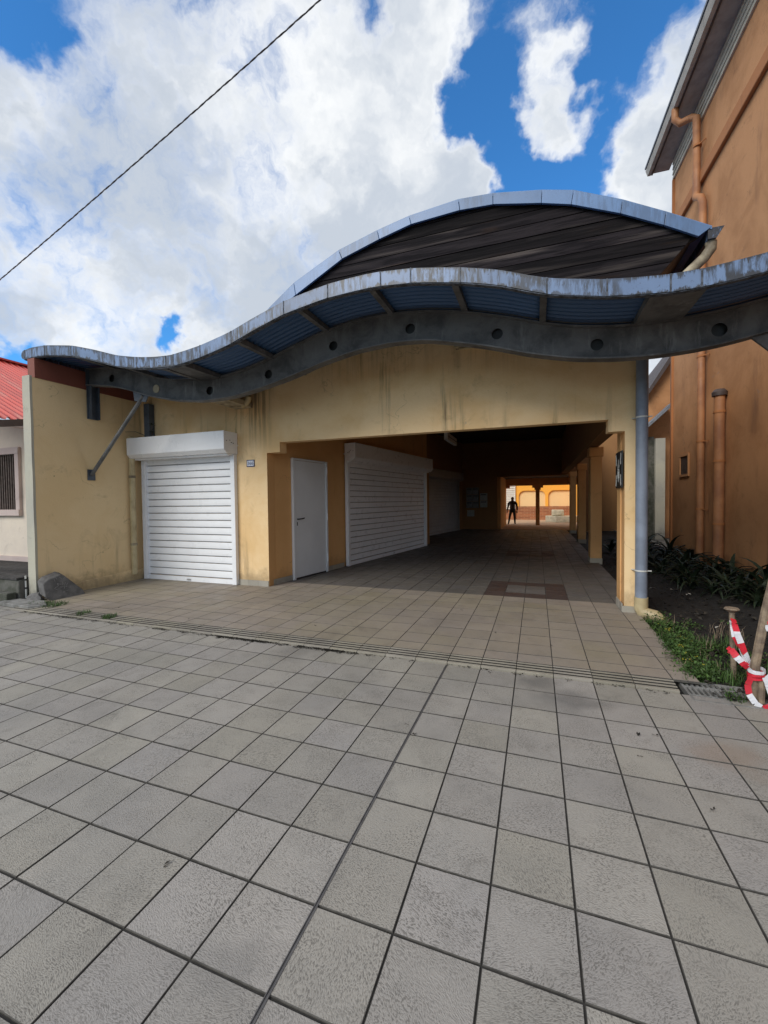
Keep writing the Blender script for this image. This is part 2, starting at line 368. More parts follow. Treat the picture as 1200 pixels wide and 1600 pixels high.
def m_wood():
    m, t, b = material('weathered black boards')
    p = t.pos()
    rd = t.rand()
    off = t.n('ShaderNodeCombineXYZ', None, X=t.math('MULTIPLY', rd, 40), Y=0.0, Z=t.math('MULTIPLY', rd, 17)).outputs[0]
    pp = t.vmath('ADD', p, off)
    g = t.noise(t.scale(pp, (0.8, 6, 14)), 1.6, 8, 0.66, 0.5)
    c = t.mix(t.rng(g, 0.36, 0.64), (0.012, 0.010, 0.013), (0.045, 0.037, 0.042))
    w = t.math('MULTIPLY', t.rng(t.noise(t.scale(pp, (0.45, 3, 11)), 1.0, 4, 0.55), 0.52, 0.66), 0.85)
    c = t.mix(w, c, (0.16, 0.135, 0.125))
    br = t.math('MULTIPLY', t.rng(t.noise(t.scale(pp, (0.4, 3, 3)), 1.3, 3, 0.6), 0.58, 0.72), 0.6)
    c = t.mix(br, c, (0.11, 0.062, 0.038))
    kx = t.rng(rd, 0, 1, 0.2, 0.62, False)
    c = t.mix(1.0, c, t.n('ShaderNodeCombineXYZ', None, X=kx, Y=kx, Z=kx).outputs[0], 'MULTIPLY')
    t.set(b.inputs['Base Color'], c)
    b.inputs['Roughness'].default_value = 0.85
    b.inputs['Specular IOR Level'].default_value = 0.15
    t.set(b.inputs['Normal'], t.bump(g, 0.6, 0.01))
    return m


MAT['wood'] = m_wood()


def m_redroof():
    m, t, b = material('faded red roofing')
    p = t.pos()
    c = t.mix(t.rng(t.noise(t.scale(p, (0.6, 3, 0.6)), 1.0, 6, 0.65), 0.4, 0.62), (0.56, 0.055, 0.035), (0.44, 0.05, 0.035))
    c = t.mix(t.math('MULTIPLY', t.rng(t.noise(t.scale(p, (0.5, 5, 0.5)), 1.2, 7, 0.7), 0.52, 0.68), 0.55), c, (0.45, 0.22, 0.17))
    c = t.mix(t.math('MULTIPLY', t.rng(t.noise(t.scale(p, (0.6, 8, 0.6)), 2.0, 6, 0.7), 0.58, 0.7), 0.7), c, (0.16, 0.04, 0.035))
    t.set(b.inputs['Base Color'], c)
    b.inputs['Roughness'].default_value = 0.5
    return m


MAT['redroof'] = m_redroof()


def m_brick():
    m, t, b = material('far brick')
    p = t.pos()
    sx = t.n('ShaderNodeSeparateXYZ', None, Vector=p)
    v = t.n('ShaderNodeCombineXYZ', None, X=sx.outputs[0], Y=sx.outputs[2], Z=0.0).outputs[0]
    bt = t.n('ShaderNodeTexBrick', None, Vector=v, Color1=(0.34, 0.12, 0.05), Color2=(0.22, 0.075, 0.035), Mortar=(0.40, 0.24, 0.13), Scale=1.0, Mortar_Size=0.012)
    bt.inputs['Brick Width'].default_value = 0.45
    bt.inputs['Row Height'].default_value = 0.12
    t.set(b.inputs['Base Color'], bt.outputs[0])
    b.inputs['Roughness'].default_value = 0.9
    return m


MAT['brick'] = m_brick()


# ------------------------------------------------------------------ mesh helpers
class MB:
    def __init__(self):
        self.v = []
        self.f = []
        self.mi = []

    def face(self, *idx, m=0):
        self.f.append(idx)
        self.mi.append(m)

    def quad(self, a, b, c, d, m=0):
        i = len(self.v)
        self.v += [tuple(a), tuple(b), tuple(c), tuple(d)]
        self.face(i, i + 1, i + 2, i + 3, m=m)

    def box(self, x0, x1, y0, y1, z0, z1, m=0):
        i = len(self.v)
        self.v += [(x0, y0, z0), (x1, y0, z0), (x1, y1, z0), (x0, y1, z0), (x0, y0, z1), (x1, y0, z1), (x1, y1, z1), (x0, y1, z1)]
        for q in ((0, 3, 2, 1), (4, 5, 6, 7), (0, 1, 5, 4), (1, 2, 6, 5), (2, 3, 7, 6), (3, 0, 4, 7)):
            self.face(*[i + k for k in q], m=m)
        return self

    def hexa(self, b, t, m=0):
        """b, t: four bottom and four top corners, counter-clockwise from above"""
        i = len(self.v)
        self.v += [tuple(p) for p in b] + [tuple(p) for p in t]
        for q in ((0, 3, 2, 1), (4, 5, 6, 7), (0, 1, 5, 4), (1, 2, 6, 5), (2, 3, 7, 6), (3, 0, 4, 7)):
            self.face(*[i + k for k in q], m=m)
        return self

    def bar(self, p, q, w, h, up=(0, 0, 1)):
        p, q = Vector(p), Vector(q)
        d = (q - p).normalized()
        s = d.cross(Vector(up))
        if s.length < 1e-4:
            s = d.cross(Vector((0, 1, 0)))
        s.normalize()
        n = s.cross(d).normalized()
        s *= w / 2
        n *= h / 2
        self.hexa([p - s - n, q - s - n, q + s - n, p + s - n], [p - s + n, q - s + n, q + s + n, p + s + n])
        return self

    def prism_y(self, poly, y0, y1, m=0):
        """poly in (x,z), extruded along y"""
        n = len(poly)
        i = len(self.v)
        self.v += [(x, y0, z) for x, z in poly] + [(x, y1, z) for x, z in poly]
        self.face(*[i + k for k in range(n)], m=m)
        self.face(*[i + n + k for k in reversed(range(n))], m=m)
        for k in range(n):
            k2 = (k + 1) % n
            self.face(i + k2, i + k, i + n + k, i + n + k2, m=m)
        return self

    def prism(self, poly, origin, ax, ay, az, m=0):
        """poly in (a,b) along ax, ay; extruded by vector az"""
        o, ax, ay, az = Vector(origin), Vector(ax), Vector(ay), Vector(az)
        n = len(poly)
        i = len(self.v)
        lo = [o + ax * a + ay * b for a, b in poly]
        self.v += [tuple(p) for p in lo] + [tuple(p + az) for p in lo]
        self.face(*[i + k for k in range(n)], m=m)
        self.face(*[i + n + k for k in reversed(range(n))], m=m)
        for k in range(n):
            k2 = (k + 1) % n
            self.face(i + k2, i + k, i + n + k, i + n + k2, m=m)
        return self

    def tube(self, pts, rad, n=12, caps=True):
        pts = [Vector(p) for p in pts]
        rads = rad if isinstance(rad, (list, tuple)) else [rad] * len(pts)
        i0 = len(self.v)
        prev = None
        for k, p in enumerate(pts):
            d = (pts[min(k + 1, len(pts) - 1)] - pts[max(k - 1, 0)]).normalized()
            if prev is None:
                a = d.cross(Vector((0, 0, 1)))
                if a.length < 1e-3:
                    a = Vector((1, 0, 0))
            else:
                a = prev - d * prev.dot(d)
            a.normalize()
            prev = a
            b = d.cross(a)
            for j in range(n):
                th = 2 * PI * j / n
                self.v.append(tuple(p + (a * math.cos(th) + b * math.sin(th)) * rads[k]))
        for k in range(len(pts) - 1):
            for j in range(n):
                j2 = (j + 1) % n
                self.face(i0 + k * n + j, i0 + k * n + j2, i0 + (k + 1) * n + j2, i0 + (k + 1) * n + j)
        if caps:
            self.face(*[i0 + j for j in reversed(range(n))])
            e = i0 + (len(pts) - 1) * n
            self.face(*[e + j for j in range(n)])
        return self

    def curtain(self, segs, y0, y1, m=0):
        """segs: (xa, xb, bottom_a, bottom_b, top_a, top_b), a wall of thickness y0..y1"""
        prev = None
        for k, (xa, xb, ba, bb_, ta, tb) in enumerate(segs):
            self.quad((xa, y0, ba), (xb, y0, bb_), (xb, y0, tb), (xa, y0, ta), m=m)
            self.quad((xb, y1, bb_), (xa, y1, ba), (xa, y1, ta), (xb, y1, tb), m=m)
            self.quad((xa, y0, ta), (xb, y0, tb), (xb, y1, tb), (xa, y1, ta), m=m)
            self.quad((xa, y1, ba), (xb, y1, bb_), (xb, y0, bb_), (xa, y0, ba), m=m)
            if prev is None:
                self.quad((xa, y1, ba), (xa, y0, ba), (xa, y0, ta), (xa, y1, ta), m=m)
            else:
                pb, pt = prev
                if abs(pb - ba) > 1e-4:
                    lo, hi = min(pb, ba), max(pb, ba)
                    if pb < ba:
                        self.quad((xa, y0, lo), (xa, y1, lo), (xa, y1, hi), (xa, y0, hi), m=m)
                    else:
                        self.quad((xa, y1, lo), (xa, y0, lo), (xa, y0, hi), (xa, y1, hi), m=m)
            prev = (bb_, tb)
        xb, bb_, tb = segs[-1][1], segs[-1][3], segs[-1][5]
        self.quad((xb, y0, bb_), (xb, y1, bb_), (xb, y1, tb), (xb, y0, tb), m=m)
        return self

    def mesh(self, name, off=(0, 0, 0), merge=False):
        me = bpy.data.meshes.new(name)
        o = Vector(off)
        me.from_pydata([tuple(Vector(p) - o) for p in self.v], [], self.f)
        me.polygons.foreach_set('material_index', self.mi)
        me.update()
        if merge:
            bm = bmesh.new(); bm.from_mesh(me)
            bmesh.ops.remove_doubles(bm, verts=bm.verts, dist=1e-5)
            bmesh.ops.recalc_face_normals(bm, faces=bm.faces)
            bm.to_mesh(me); bm.free()
        return me

    def build(self, name, mat, parent=None, smooth=False, bev=0.0, merge=False, origin=None, angle=35):
        off = world_off(parent)
        if origin is not None:
            off = Vector(origin)
        me = self.mesh(name, off, merge or bev > 0)
        if bev > 0:
            bm = bmesh.new(); bm.from_mesh(me)
            ed = [e for e in bm.edges if len(e.link_faces) == 2 and e.calc_face_angle(0) > math.radians(30)]
            bmesh.ops.bevel(bm, geom=ed, offset=bev, segments=2, profile=0.5, affect='EDGES', clamp_overlap=True)
            bm.to_mesh(me); bm.free()
        if getattr(self, 'rise', False):
            at_ = me.attributes.new('rise', 'FLOAT', 'POINT')
            at_.data.foreach_set('value', [0.0 if k % 4 < 2 else 1.0 for k in range(len(me.vertices))])
        for mm in (mat if isinstance(mat, (list, tuple)) else [mat]):
            me.materials.append(MAT[mm])
        if smooth:
            me.polygons.foreach_set('use_smooth', [True] * len(me.polygons))
            me.set_sharp_from_angle(angle=math.radians(angle))
        o = bpy.data.objects.new(name, me)
        COL.objects.link(o)
        if parent is not None:
            o.parent = parent
            if origin is not None:
                o.location = Vector(origin) - world_off(parent)
        elif origin is not None:
            o.location = origin
        return o


def world_off(o):
    v = Vector((0, 0, 0))
    while o is not None:
        v += o.location
        o = o.parent
    return v


def tag(o, label, cat, group=None):
    o['label'] = label
    o['category'] = cat
    if group:
        o['group'] = group
    return o


def thing(name, label, cat, loc=(0, 0, 0), group=None):
    o = bpy.data.objects.new(name, None)
    o.empty_display_size = 0.2
    COL.objects.link(o)
    o.location = loc
    return tag(o, label, cat, group)


def struct(o):
    o['kind'] = 'structure'
    return o


def place(me, name, parent, loc, rot=None):
    o = bpy.data.objects.new(name, me)
    COL.objects.link(o)
    if parent is not None:
        o.parent = parent
    o.location = Vector(loc) - world_off(parent)
    if rot:
        o.rotation_euler = rot
    return o


def in_view(p, pad=0.02):
    d = Vector(p) - Vector((0, 0, 1.6))
    z = d.dot(f)
    if z < 0.1:
        return False
    uu, vv = d.dot(r2) / z * 653.2 / 600, d.dot(u2) / z * 653.2 / 800
    return abs(uu) < 1 + pad and abs(vv) < 1 + pad

# ------------------------------------------------------------------ ground, pavement, arcade floor
g = MB(); g.quad((-400, -400, -0.12), (400, -400, -0.12), (400, 400, -0.12), (-400, 400, -0.12))
struct(g.build('ground', 'ground'))

T = 0.3206
X0 = -0.8218           # joint line that carries the expansion strip
Y0 = 1.4182
FLOOR = 0.035          # arcade floor level


def tile_mesh(name, w, d, h=0.022, gap=0.0055, ch=0.0024, mat='tile_out'):
    b = MB()
    a, c = w / 2 - gap / 2, d / 2 - gap * 0.72
    lo = [(-a, -c, -h), (a, -c, -h), (a, c, -h), (-a, c, -h)]
    md = [(-a, -c, -ch), (a, -c, -ch), (a, c, -ch), (-a, c, -ch)]
    tp = [(-a + ch, -c + ch, 0), (a - ch, -c + ch, 0), (a - ch, c - ch, 0), (-a + ch, c - ch, 0)]
    b.v = lo + md + tp
    for k in range(4):
        k2 = (k + 1) % 4
        b.face(k, k2, 4 + k2, 4 + k, m=1)
        b.face(4 + k, 4 + k2, 8 + k2, 8 + k, m=1)
    b.face(8, 9, 10, 11)
    me = b.mesh(name)
    me.materials.append(MAT[mat])
    me.materials.append(MAT['tile_edge'])
    return me


def tile_field(parent, cells, meshes, most=300):
    """cells: (x, y, z, kind); the ones that show largest become objects, the rest one joined part"""
    scored = []
    for c in cells:
        p = Vector((c[0], c[1], c[2]))
        d = (p - Vector((0, 0, 1.6)))
        scored.append((0 if in_view(p, 0.06) else 1, d.length, c))
    scored.sort(key=lambda s: (s[0], s[1]))
    rest = MB()
    rmats = []
    rr = random.Random(3)
    for k, (vis, _, (x, y, z, kind)) in enumerate(scored):
        dz = rr.uniform(-0.0012, 0.0012)
        rx, ry = rr.uniform(-0.003, 0.003), rr.uniform(-0.003, 0.003)
        if k < most and not vis:
            place(meshes[kind], 'tile', parent, (x, y, z + dz), (rx, ry, rr.uniform(-0.002, 0.002)))
        else:
            mn = meshes[kind].materials[0].name
            en = MAT['tile_edge'].name
            for q in (mn, en):
                if q not in rmats:
                    rmats.append(q)
            i = len(rest.v)
            rest.v += [(v.co.x + x, v.co.y + y, v.co.z + z + dz + v.co.x * ry) for v in meshes[kind].vertices]
            for pl in meshes[kind].polygons:
                rest.face(*[i + q for q in pl.vertices], m=rmats.index(mn if pl.material_index == 0 else en))
    if rest.v:
        me = rest.mesh('tile_field', world_off(parent))
        for mn in rmats:
            me.materials.append(bpy.data.materials[mn])
        o = bpy.data.objects.new('tile_field', me)
        COL.objects.link(o)
        o.parent = parent
        o['kind'] = 'stuff'


pv = MB()
pv.box(-14, 1.0, -3.0, 3.985, -0.115, -0.006)
pv.box(1.0, 9, -3.0, 3.885, -0.115, -0.006)
pv.box(-14, -7.75, 3.985, 4.33, -0.115, -0.006)
pavement = struct(pv.build('pavement', 'joint'))
tm = {'o': tile_mesh('tile', T, T), 'p': tile_mesh('tile', T, 0.22), 's': tile_mesh('tile', T * 2 / 3, T)}
cells = []
for i in range(-12, 9):
    for j in range(-40, 25):
        x, y = X0 + (j + .5) * T, Y0 + (i - .5) * 0.321
        if x > 0.95 and y > 3.86:
            continue
        cells.append((x, y, 0.0, 'o'))
for j in range(-40, -21):  # beside the house steps on the left
    cells.append((X0 + (j + .5) * T, 4.10, 0.0, 'p'))
tile_field(pavement, cells, tm)
ej = MB()
ej.box(X0 - 0.0075, X0 - 0.0045, -2.9, 3.985, -0.004, 0.0035)
ej.box(X0 + 0.0045, X0 + 0.0075, -2.9, 3.985, -0.004, 0.0035)
ej.box(X0 - 0.0046, X0 + 0.0046, -2.9, 3.985, -0.006, -0.001)
ej.build('expansion_strip', 'rubber', pavement)

af = MB()
af.box(-7.78, 1.02, 4.195, 6.98, -0.115, FLOOR - 0.006)
af.box(-7.74, 1.02, 3.986, 4.194, -0.115, -0.012)
af.box(-7.9, 1.30, 6.98, 23.0, -0.115, FLOOR - 0.006)
af.prism([(1.02, 4.25), (1.19, 4.27), (1.17, 4.55), (1.20, 4.9), (1.24, 5.4), (1.22, 5.7), (1.27, 6.1), (1.30, 6.4), (1.30, 6.98), (1.02, 6.98)],
         (0, 0, -0.115), (1, 0, 0), (0, 1, 0), (0, 0, 0.115 + FLOOR - 0.006))
arcade_floor = struct(af.build('arcade_floor', 'joint'))
tin = {'a': tile_mesh('tile', T, T, 0.02, 0.004, 0.0025, 'tile_in'), 'd': tile_mesh('tile', T, T, 0.02, 0.006, 0.0025, 'tile_shaded'),
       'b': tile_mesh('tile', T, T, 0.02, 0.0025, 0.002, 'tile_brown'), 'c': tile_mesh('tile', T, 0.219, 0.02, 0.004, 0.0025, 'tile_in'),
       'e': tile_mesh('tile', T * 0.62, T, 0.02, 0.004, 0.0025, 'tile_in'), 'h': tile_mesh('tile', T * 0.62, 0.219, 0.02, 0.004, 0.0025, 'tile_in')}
cells = []
for i in range(-9, 50):
    for j in range(-22, 7):
        x = X0 + (j + .5) * T
        y = 6.98 + (i + .5) * T
        if i == -9:
            y = 4.195 + 0.11
        if x < -7.74:
            continue
        last = x > 1.1
        if last and i < 0:
            x = X0 + 6 * T + T * 0.31
        if y > 22.6 or (y > 6.6 and x < -4.9):
            continue
        kind = 'a' if i < 0 else 'd'  # darkened tiles start at the lintel's shadow line
        if i == -9:
            kind = 'c'
        if last and i < 0:
            kind = 'h' if i == -9 else 'e'
        for i0 in (0, 16, 32):
            if i0 <= i < i0 + 4 and 0 <= j < 4:
                kind = 'b' if not (1 <= j < 3 and i0 + 1 <= i < i0 + 3) else 'd'
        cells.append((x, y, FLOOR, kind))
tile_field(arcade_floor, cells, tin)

# ridged nosing course between the pavement and the arcade floor
nb = MB()
prof = [(0, -0.03), (0, 0.017)]
for k in range(4):
    y = 0.003 + k * 0.05
    z = 0.019 + k * 0.005
    prof += [(y, z), (y + 0.027, z + 0.003), (y + 0.028, z - 0.012), (y + 0.0495, z - 0.011)]
prof += [(0.196, 0.034), (0.196, -0.03)]
nb.prism([(a, b) for a, b in prof], (-T / 2 + 0.003, 0, 0), (0, 1, 0), (0, 0, 1), (T - 0.006, 0, 0))
nme = nb.mesh('nosing_tile', (0, 0, 0), True)
nme.materials.append(MAT['nosing'])
nme.materials.append(MAT['joint'])
for p in nme.polygons:     # groove faces coloured dark so the ridges stand out
    yc = p.center.y
    if abs(p.normal.x) < 0.5 and any(0.0272 < yc - 0.003 - 0.05 * k < 0.0499 for k in range(4)) and p.center.z > 0:
        p.material_index = 1
for j in range(-21, 6):
    place(nme, 'nosing_tile', arcade_floor, (X0 + (j + .5) * T, 3.997, random.uniform(-0.002, 0.002)), (random.uniform(-.006, .006), 0, random.uniform(-.003, .003)))

gd = MB()
n = 26
for a in range(n):
    for b_ in range(n * 2):
        x0, x1 = 1.0 + 2.75 * a / n, 1.0 + 2.75 * (a + 1) / n
        y0, y1 = 3.87 + 20 * b_ / (n * 2), 3.87 + 20 * (b_ + 1) / (n * 2)

        def hz(x, y):
            return -0.035 + 0.03 * math.sin(x * 3.1 + y) * math.sin(y * 1.7) + (0.05 if x > 2.6 else 0) - (0.03 if x < 1.35 else 0)
        gd.quad((x0, y0, hz(x0, y0)), (x1, y0, hz(x1, y0)), (x1, y1, hz(x1, y1)), (x0, y1, hz(x0, y1)))
struct(gd.build('garden_ground', 'soil', merge=True, smooth=True))

# ------------------------------------------------------------------ curves of the canopy
BT = [(-7.9, 4.10), (-7.26, 4.05), (-6.86, 3.97), (-6.54, 3.87), (-6.17, 3.76), (-5.70, 3.66), (-5.16, 3.61), (-4.77, 3.60), (-4.30, 3.65), (-3.77, 3.78),
      (-3.38, 3.90), (-2.82, 4.05), (-2.34, 4.12), (-1.84, 4.13), (-1.36, 4.09), (-0.92, 4.01), (-0.38, 3.86), (0.07, 3.71), (0.40, 3.62),
      (0.84, 3.555), (1.06, 3.54), (1.45, 3.54), (1.76, 3.56), (2.01, 3.59), (2.24, 3.63), (2.7, 3.72), (3.4, 3.88), (4.0, 3.99)]
BB = [(-7.9, 3.79), (-7.61, 3.77), (-7.16, 3.71), (-6.73, 3.60), (-6.32, 3.46), (-5.71, 3.32), (-5.08, 3.25), (-4.48, 3.265), (-3.92, 3.35), (-3.39, 3.47),
      (-2.89, 3.60), (-2.35, 3.70), (-1.84, 3.735), (-1.36, 3.705), (-1.02, 3.63), (-0.55, 3.51), (-0.06, 3.35), (0.40, 3.24), (0.84, 3.185),
      (1.19, 3.17), (1.52, 3.18), (1.83, 3.21), (2.11, 3.26), (2.24, 3.29), (2.7, 3.37), (3.4, 3.52), (4.0, 3.63)]
FT = [(-8.11, 4.15), (-7.95, 4.20), (-7.52, 4.19), (-6.89, 4.10), (-6.40, 3.97), (-5.92, 3.82), (-5.50, 3.74), (-5.20, 3.705), (-4.99, 3.69), (-4.80, 3.69),
      (-4.32, 3.75), (-3.81, 3.86), (-3.51, 3.965), (-2.98, 4.12), (-2.37, 4.215), (-1.88, 4.235), (-1.67, 4.23), (-1.32, 4.20), (-0.77, 4.10),
      (-0.35, 3.99), (-0.10, 3.89), (0.13, 3.81), (0.66, 3.70), (1.14, 3.65), (1.37, 3.65), (1.69, 3.68), (1.88, 3.70), (2.6, 3.83), (3.4, 4.0), (4.0, 4.11)]


def smooth_curve(pts, w=0.5):
    xs = np.arange(-8.6, 4.4, 0.02)
    zs = np.interp(xs, [p[0] for p in pts], [p[1] for p in pts])
    k = int(w / 0.02)
    ker = np.hanning(k + 2)[1:-1]
    ker /= ker.sum()
    zz = np.convolve(np.pad(zs, k, mode='edge'), ker, mode='same')[k:-k]
    return lambda x: float(np.interp(x, xs, zz))


bt, bb, ft = smooth_curve(BT), smooth_curve(BB), smooth_curve(FT, 0.35)


def lerp(a, b, t):
    return a + (b - a) * t


def sheet_z(x, y):
    """roof sheet of the canopy: follows the fascia in front, the beam behind"""
    t = min(1, max(0, (y - 4.6) / 0.85))
    return lerp(ft(x) - 0.02, bt(x) + 0.085, t)


# ------------------------------------------------------------------ the arcade building
B = thing('arcade_building', 'yellow rendered shopping arcade with a dark open passage and arched roof', 'building', (-2, 6.6, 0))
xs_all = sorted(set([round(-7.78 + 0.1 * k, 3) for k in range(92)] + [-4.65, -4.37, 0.93, 1.13, 1.31]))
xs_all = [x for x in xs_all if -7.78 <= x <= 1.31]


def wall_top(x):
    return max(bt(x) + 0.07, 4.36) if -4.55 < x < 1.32 else bt(x) + 0.07


segs = []
for a, b_ in zip(xs_all[:-1], xs_all[1:]):
    mx = (a + b_) / 2
    if mx < -4.65:
        z = 0.0
    elif mx < -4.37:
        z = 2.503
    elif mx < 0.93:
        z = 2.69
    elif mx < 1.13:
        z = 2.515
    else:
        z = 0.0
    segs.append((a, b_, z, z, wall_top(a), wall_top(b_)))
fw = MB().curtain(segs, 6.5, 6.72)
fwo = fw.build('front_wall', ['yellow', 'orange'], B, merge=True)
for p in fwo.data.polygons:     # the jambs that face into the passage carry the orange paint
    if abs(p.normal.x) > 0.9 and p.center.z < 2.45 and -3.5 < p.center.x < 3.2:
        p.material_index = 1
# small drip edge along the lintel
MB().box(-4.36, 0.92, 6.494, 6.52, 2.682, 2.70).build('lintel_edge', 'yellow', B)

# jamb of the right pillar and the pillars that follow
MB().box(1.115, 1.295, 6.722, 6.98, 0.0, 2.62).build('pillar', 'orange', B, bev=0.006)
for px, py in ((1.235, 11.3), (1.395, 16.4), (1.45, 21.0)):
    pl = MB().box(px, px + 0.25, py, py + 0.42, 0.0, 2.62).build('pillar', 'orange', B, bev=0.008)
    MB().box(px - 0.03, px + 0.28, py - 0.03, py + 0.45, 2.62, 2.84).build('capital', 'orange', pl, bev=0.006)
    MB().box(px - 0.012, px + 0.262, py - 0.012, py + 0.432, 0.0, FLOOR + 0.11).build('base_tile', 'tile_skirt', pl, bev=0.003)
MB().box(1.16, 1.42, 6.98, 22.9, 2.86, 4.6).build('side_header', 'ochre', B)

# side wall at the left, with its cement edge and the red board on top
sw = MB().box(-7.955, -7.78, 4.52, 6.5, 0.0, 3.70)
sw.build('side_wall', 'yellow_side', B)
se = MB()
prev = None
pts = []
for k in range(20):
    z = 3.72 * k / 19
    pts.append((-7.962 + 0.005 * math.sin(k * 2.1), -7.774 + 0.004 * math.sin(k * 1.3 + 1), z))
for a, b_ in zip(pts[:-1], pts[1:]):
    se.hexa([(a[0], 4.485, a[2]), (a[1], 4.485, a[2]), (a[1], 4.522, a[2]), (a[0], 4.522, a[2])],
            [(b_[0], 4.485, b_[2]), (b_[1], 4.485, b_[2]), (b_[1], 4.522, b_[2]), (b_[0], 4.522, b_[2])])
se.build('wall_edge', 'cement', B, merge=True)
MB().box(-7.94, -7.765, 4.56, 6.49, 3.702, 4.02).build('top_board', 'redboard', B)
MB().hexa([(-7.779, 4.56, 0), (-7.735, 4.56, 0), (-7.735, 6.49, 0), (-7.779, 6.49, 0)],
          [(-7.779, 4.56, 0.16), (-7.75, 4.56, 0.15), (-7.745, 6.49, 0.24), (-7.779, 6.49, 0.26)]).build('plinth', 'yellow_side', B)

# left wall of the passage: two saw-tooth bays
def wall_run(name, a, b_, h, mat, thick=0.2, z0=0.0, parent=B, bev=0):
    a, b_ = Vector((a[0], a[1], 0)), Vector((b_[0], b_[1], 0))
    d = (b_ - a).normalized()
    nrm = Vector((-d.y, d.x, 0)) * thick      # away from the passage
    m = MB()
    q = [a, b_, b_ + nrm, a + nrm]
    m.hexa([(p.x, p.y, z0) for p in q], [(p.x, p.y, h) for p in q])
    return m.build(name, mat, parent, bev=bev)


wall_run('passage_wall', (-4.655, 6.722), (-3.66, 14.5), 4.8, 'orange')
wall_run('passage_wall', (-3.66, 14.502), (-5.0, 14.7), 4.8, 'ochre', -0.2)
wall_run('passage_wall', (-5.0, 14.72), (-3.745, 22.55), 4.8, 'ochre')
bw = MB()
bw.box(-4.3, -1.95, 22.6, 22.85, 0.0, 4.8)
bw.box(-1.95, 1.95, 22.6, 22.85, 2.78, 4.8)
bw.box(1.95, 4.0, 22.6, 22.85, 0.0, 4.8)
bw.build('rear_wall', 'ochre', B)
cr = MB()
cr.box(-2.3, -1.78, 22.86, 27.2, 0.0, 2.9)
cr.build('rear_jamb', 'orange', B)
MB().box(-2.3, 4.6, 26.8, 27.15, 2.43, 2.95).build('rear_beam', 'orange', B)
MB().box(-2.3, 4.6, 22.86, 26.79, 2.85, 2.98).build('rear_ceiling', 'ceiling', B)
rc = MB().box(-0.055, 0.175, 26.86, 27.09, 0.0, 2.43).build('rear_column', 'orange', B, bev=0.01)
for k, (w, z0, z1) in enumerate(((0.36, 2.16, 2.29), (0.62, 2.29, 2.43))):
    MB().box(0.06 - w / 2, 0.06 + w / 2, 26.84, 27.11, z0, z1 - 0.003).build('corbel', 'orange', rc)
MB().box(-1.78, -1.55, 26.84, 27.11, 2.29, 2.427).build('corbel', 'orange', B)
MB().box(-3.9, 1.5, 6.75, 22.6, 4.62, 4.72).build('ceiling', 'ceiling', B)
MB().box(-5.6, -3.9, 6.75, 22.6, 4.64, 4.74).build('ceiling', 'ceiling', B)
MB().box(-7.9, -4.9, 6.73, 22.6, 3.45, 3.6).build('flat_roof', 'concrete', B)

# skirting tiles round the left pier and along the passage wall
sk = MB().box(-0.112, 0.112, -0.012, 0.0, 0, 0.105).mesh('skirting_tile')
sk.materials.append(MAT['tile_skirt'])
for k in range(3):
    place(sk, 'skirting_tile', B, (-5.225 + 0.228 * k, 6.498, FLOOR))
wd = Vector((0.705, 4.88, 0)).normalized()
wang = math.atan2(wd.y, wd.x)
for s0, s1 in ((-0.215, 0.46), (1.63, 2.40)):
    k = 0
    while s0 + 0.228 * (k + 1) <= s1 + 0.03:
        p = Vector((-4.655, 6.722, 0)) + wd * (s0 + 0.114 + 0.228 * k)
        place(sk, 'skirting_tile', B, (p.x + 0.004, p.y, FLOOR), (0, 0, wang))
        k += 1
skp = MB().box(-0.105, 0.105, -0.012, 0.0, 0, 0.13).mesh('skirting_tile')
skp.materials.append(MAT['tile_skirt'])
for y in (6.62, 6.85):
    place(skp, 'skirting_tile', B, (1.113, y, FLOOR - 0.02), (0, 0, -PI / 2))
place(sk, 'skirting_tile', B, (1.215, 6.498, FLOOR - 0.02))

# door in the passage wall
def P_wall(s, out, z):
    """a point on the passage wall: s metres along it from the corner, out metres into the passage"""
    p = Vector((-4.655, 6.722, 0)) + wd * s + Vector((wd.y, -wd.x, 0)) * out
    return Vector((p.x, p.y, z))


def wall_box(mb, s0, s1, o0, o1, z0, z1):
    mb.hexa([P_wall(s0, o1, z0), P_wall(s1, o1, z0), P_wall(s1, o0, z0), P_wall(s0, o0, z0)],
            [P_wall(s0, o1, z1), P_wall(s1, o1, z1), P_wall(s1, o0, z1), P_wall(s0, o0, z1)])
    return mb


door = wall_box(MB(), 0.53, 1.56, 0.002, 0.035, FLOOR + 0.03, 2.43).build('door', 'white_door', B, bev=0.003)
door['label'] = 'plain white door with black lever handle'
m = MB()
wall_box(m, 0.47, 0.522, 0.001, 0.06, FLOOR, 2.475)
wall_box(m, 1.568, 1.62, 0.001, 0.06, FLOOR, 2.475)
wall_box(m, 0.524, 1.566, 0.001, 0.06, 2.437, 2.475)
m.build('door_frame', 'white_door', door, bev=0.004)
m = MB()
m.tube([P_wall(0.60, 0.036, 1.25), P_wall(0.60, 0.085, 1.25), P_wall(0.72, 0.09, 1.258), P_wall(0.76, 0.09, 1.266)], 0.012, 8)
m.build('handle', 'black', door, smooth=True)
m = MB(); wall_box(m, 0.592, 0.612, 0.036, 0.041, 1.12, 1.19); m.build('keyhole', 'black', door)
for z in (0.28, 1.18, 2.2):
    m = MB(); m.tube([P_wall(1.585, 0.066, z), P_wall(1.585, 0.066, z + 0.16)], 0.012, 8); m.build('hinge', 'white', door, smooth=True)
m = MB(); wall_box(m, 0.53, 1.56, 0.002, 0.03, FLOOR + 0.001, FLOOR + 0.026); m.build('threshold', 'black', door)


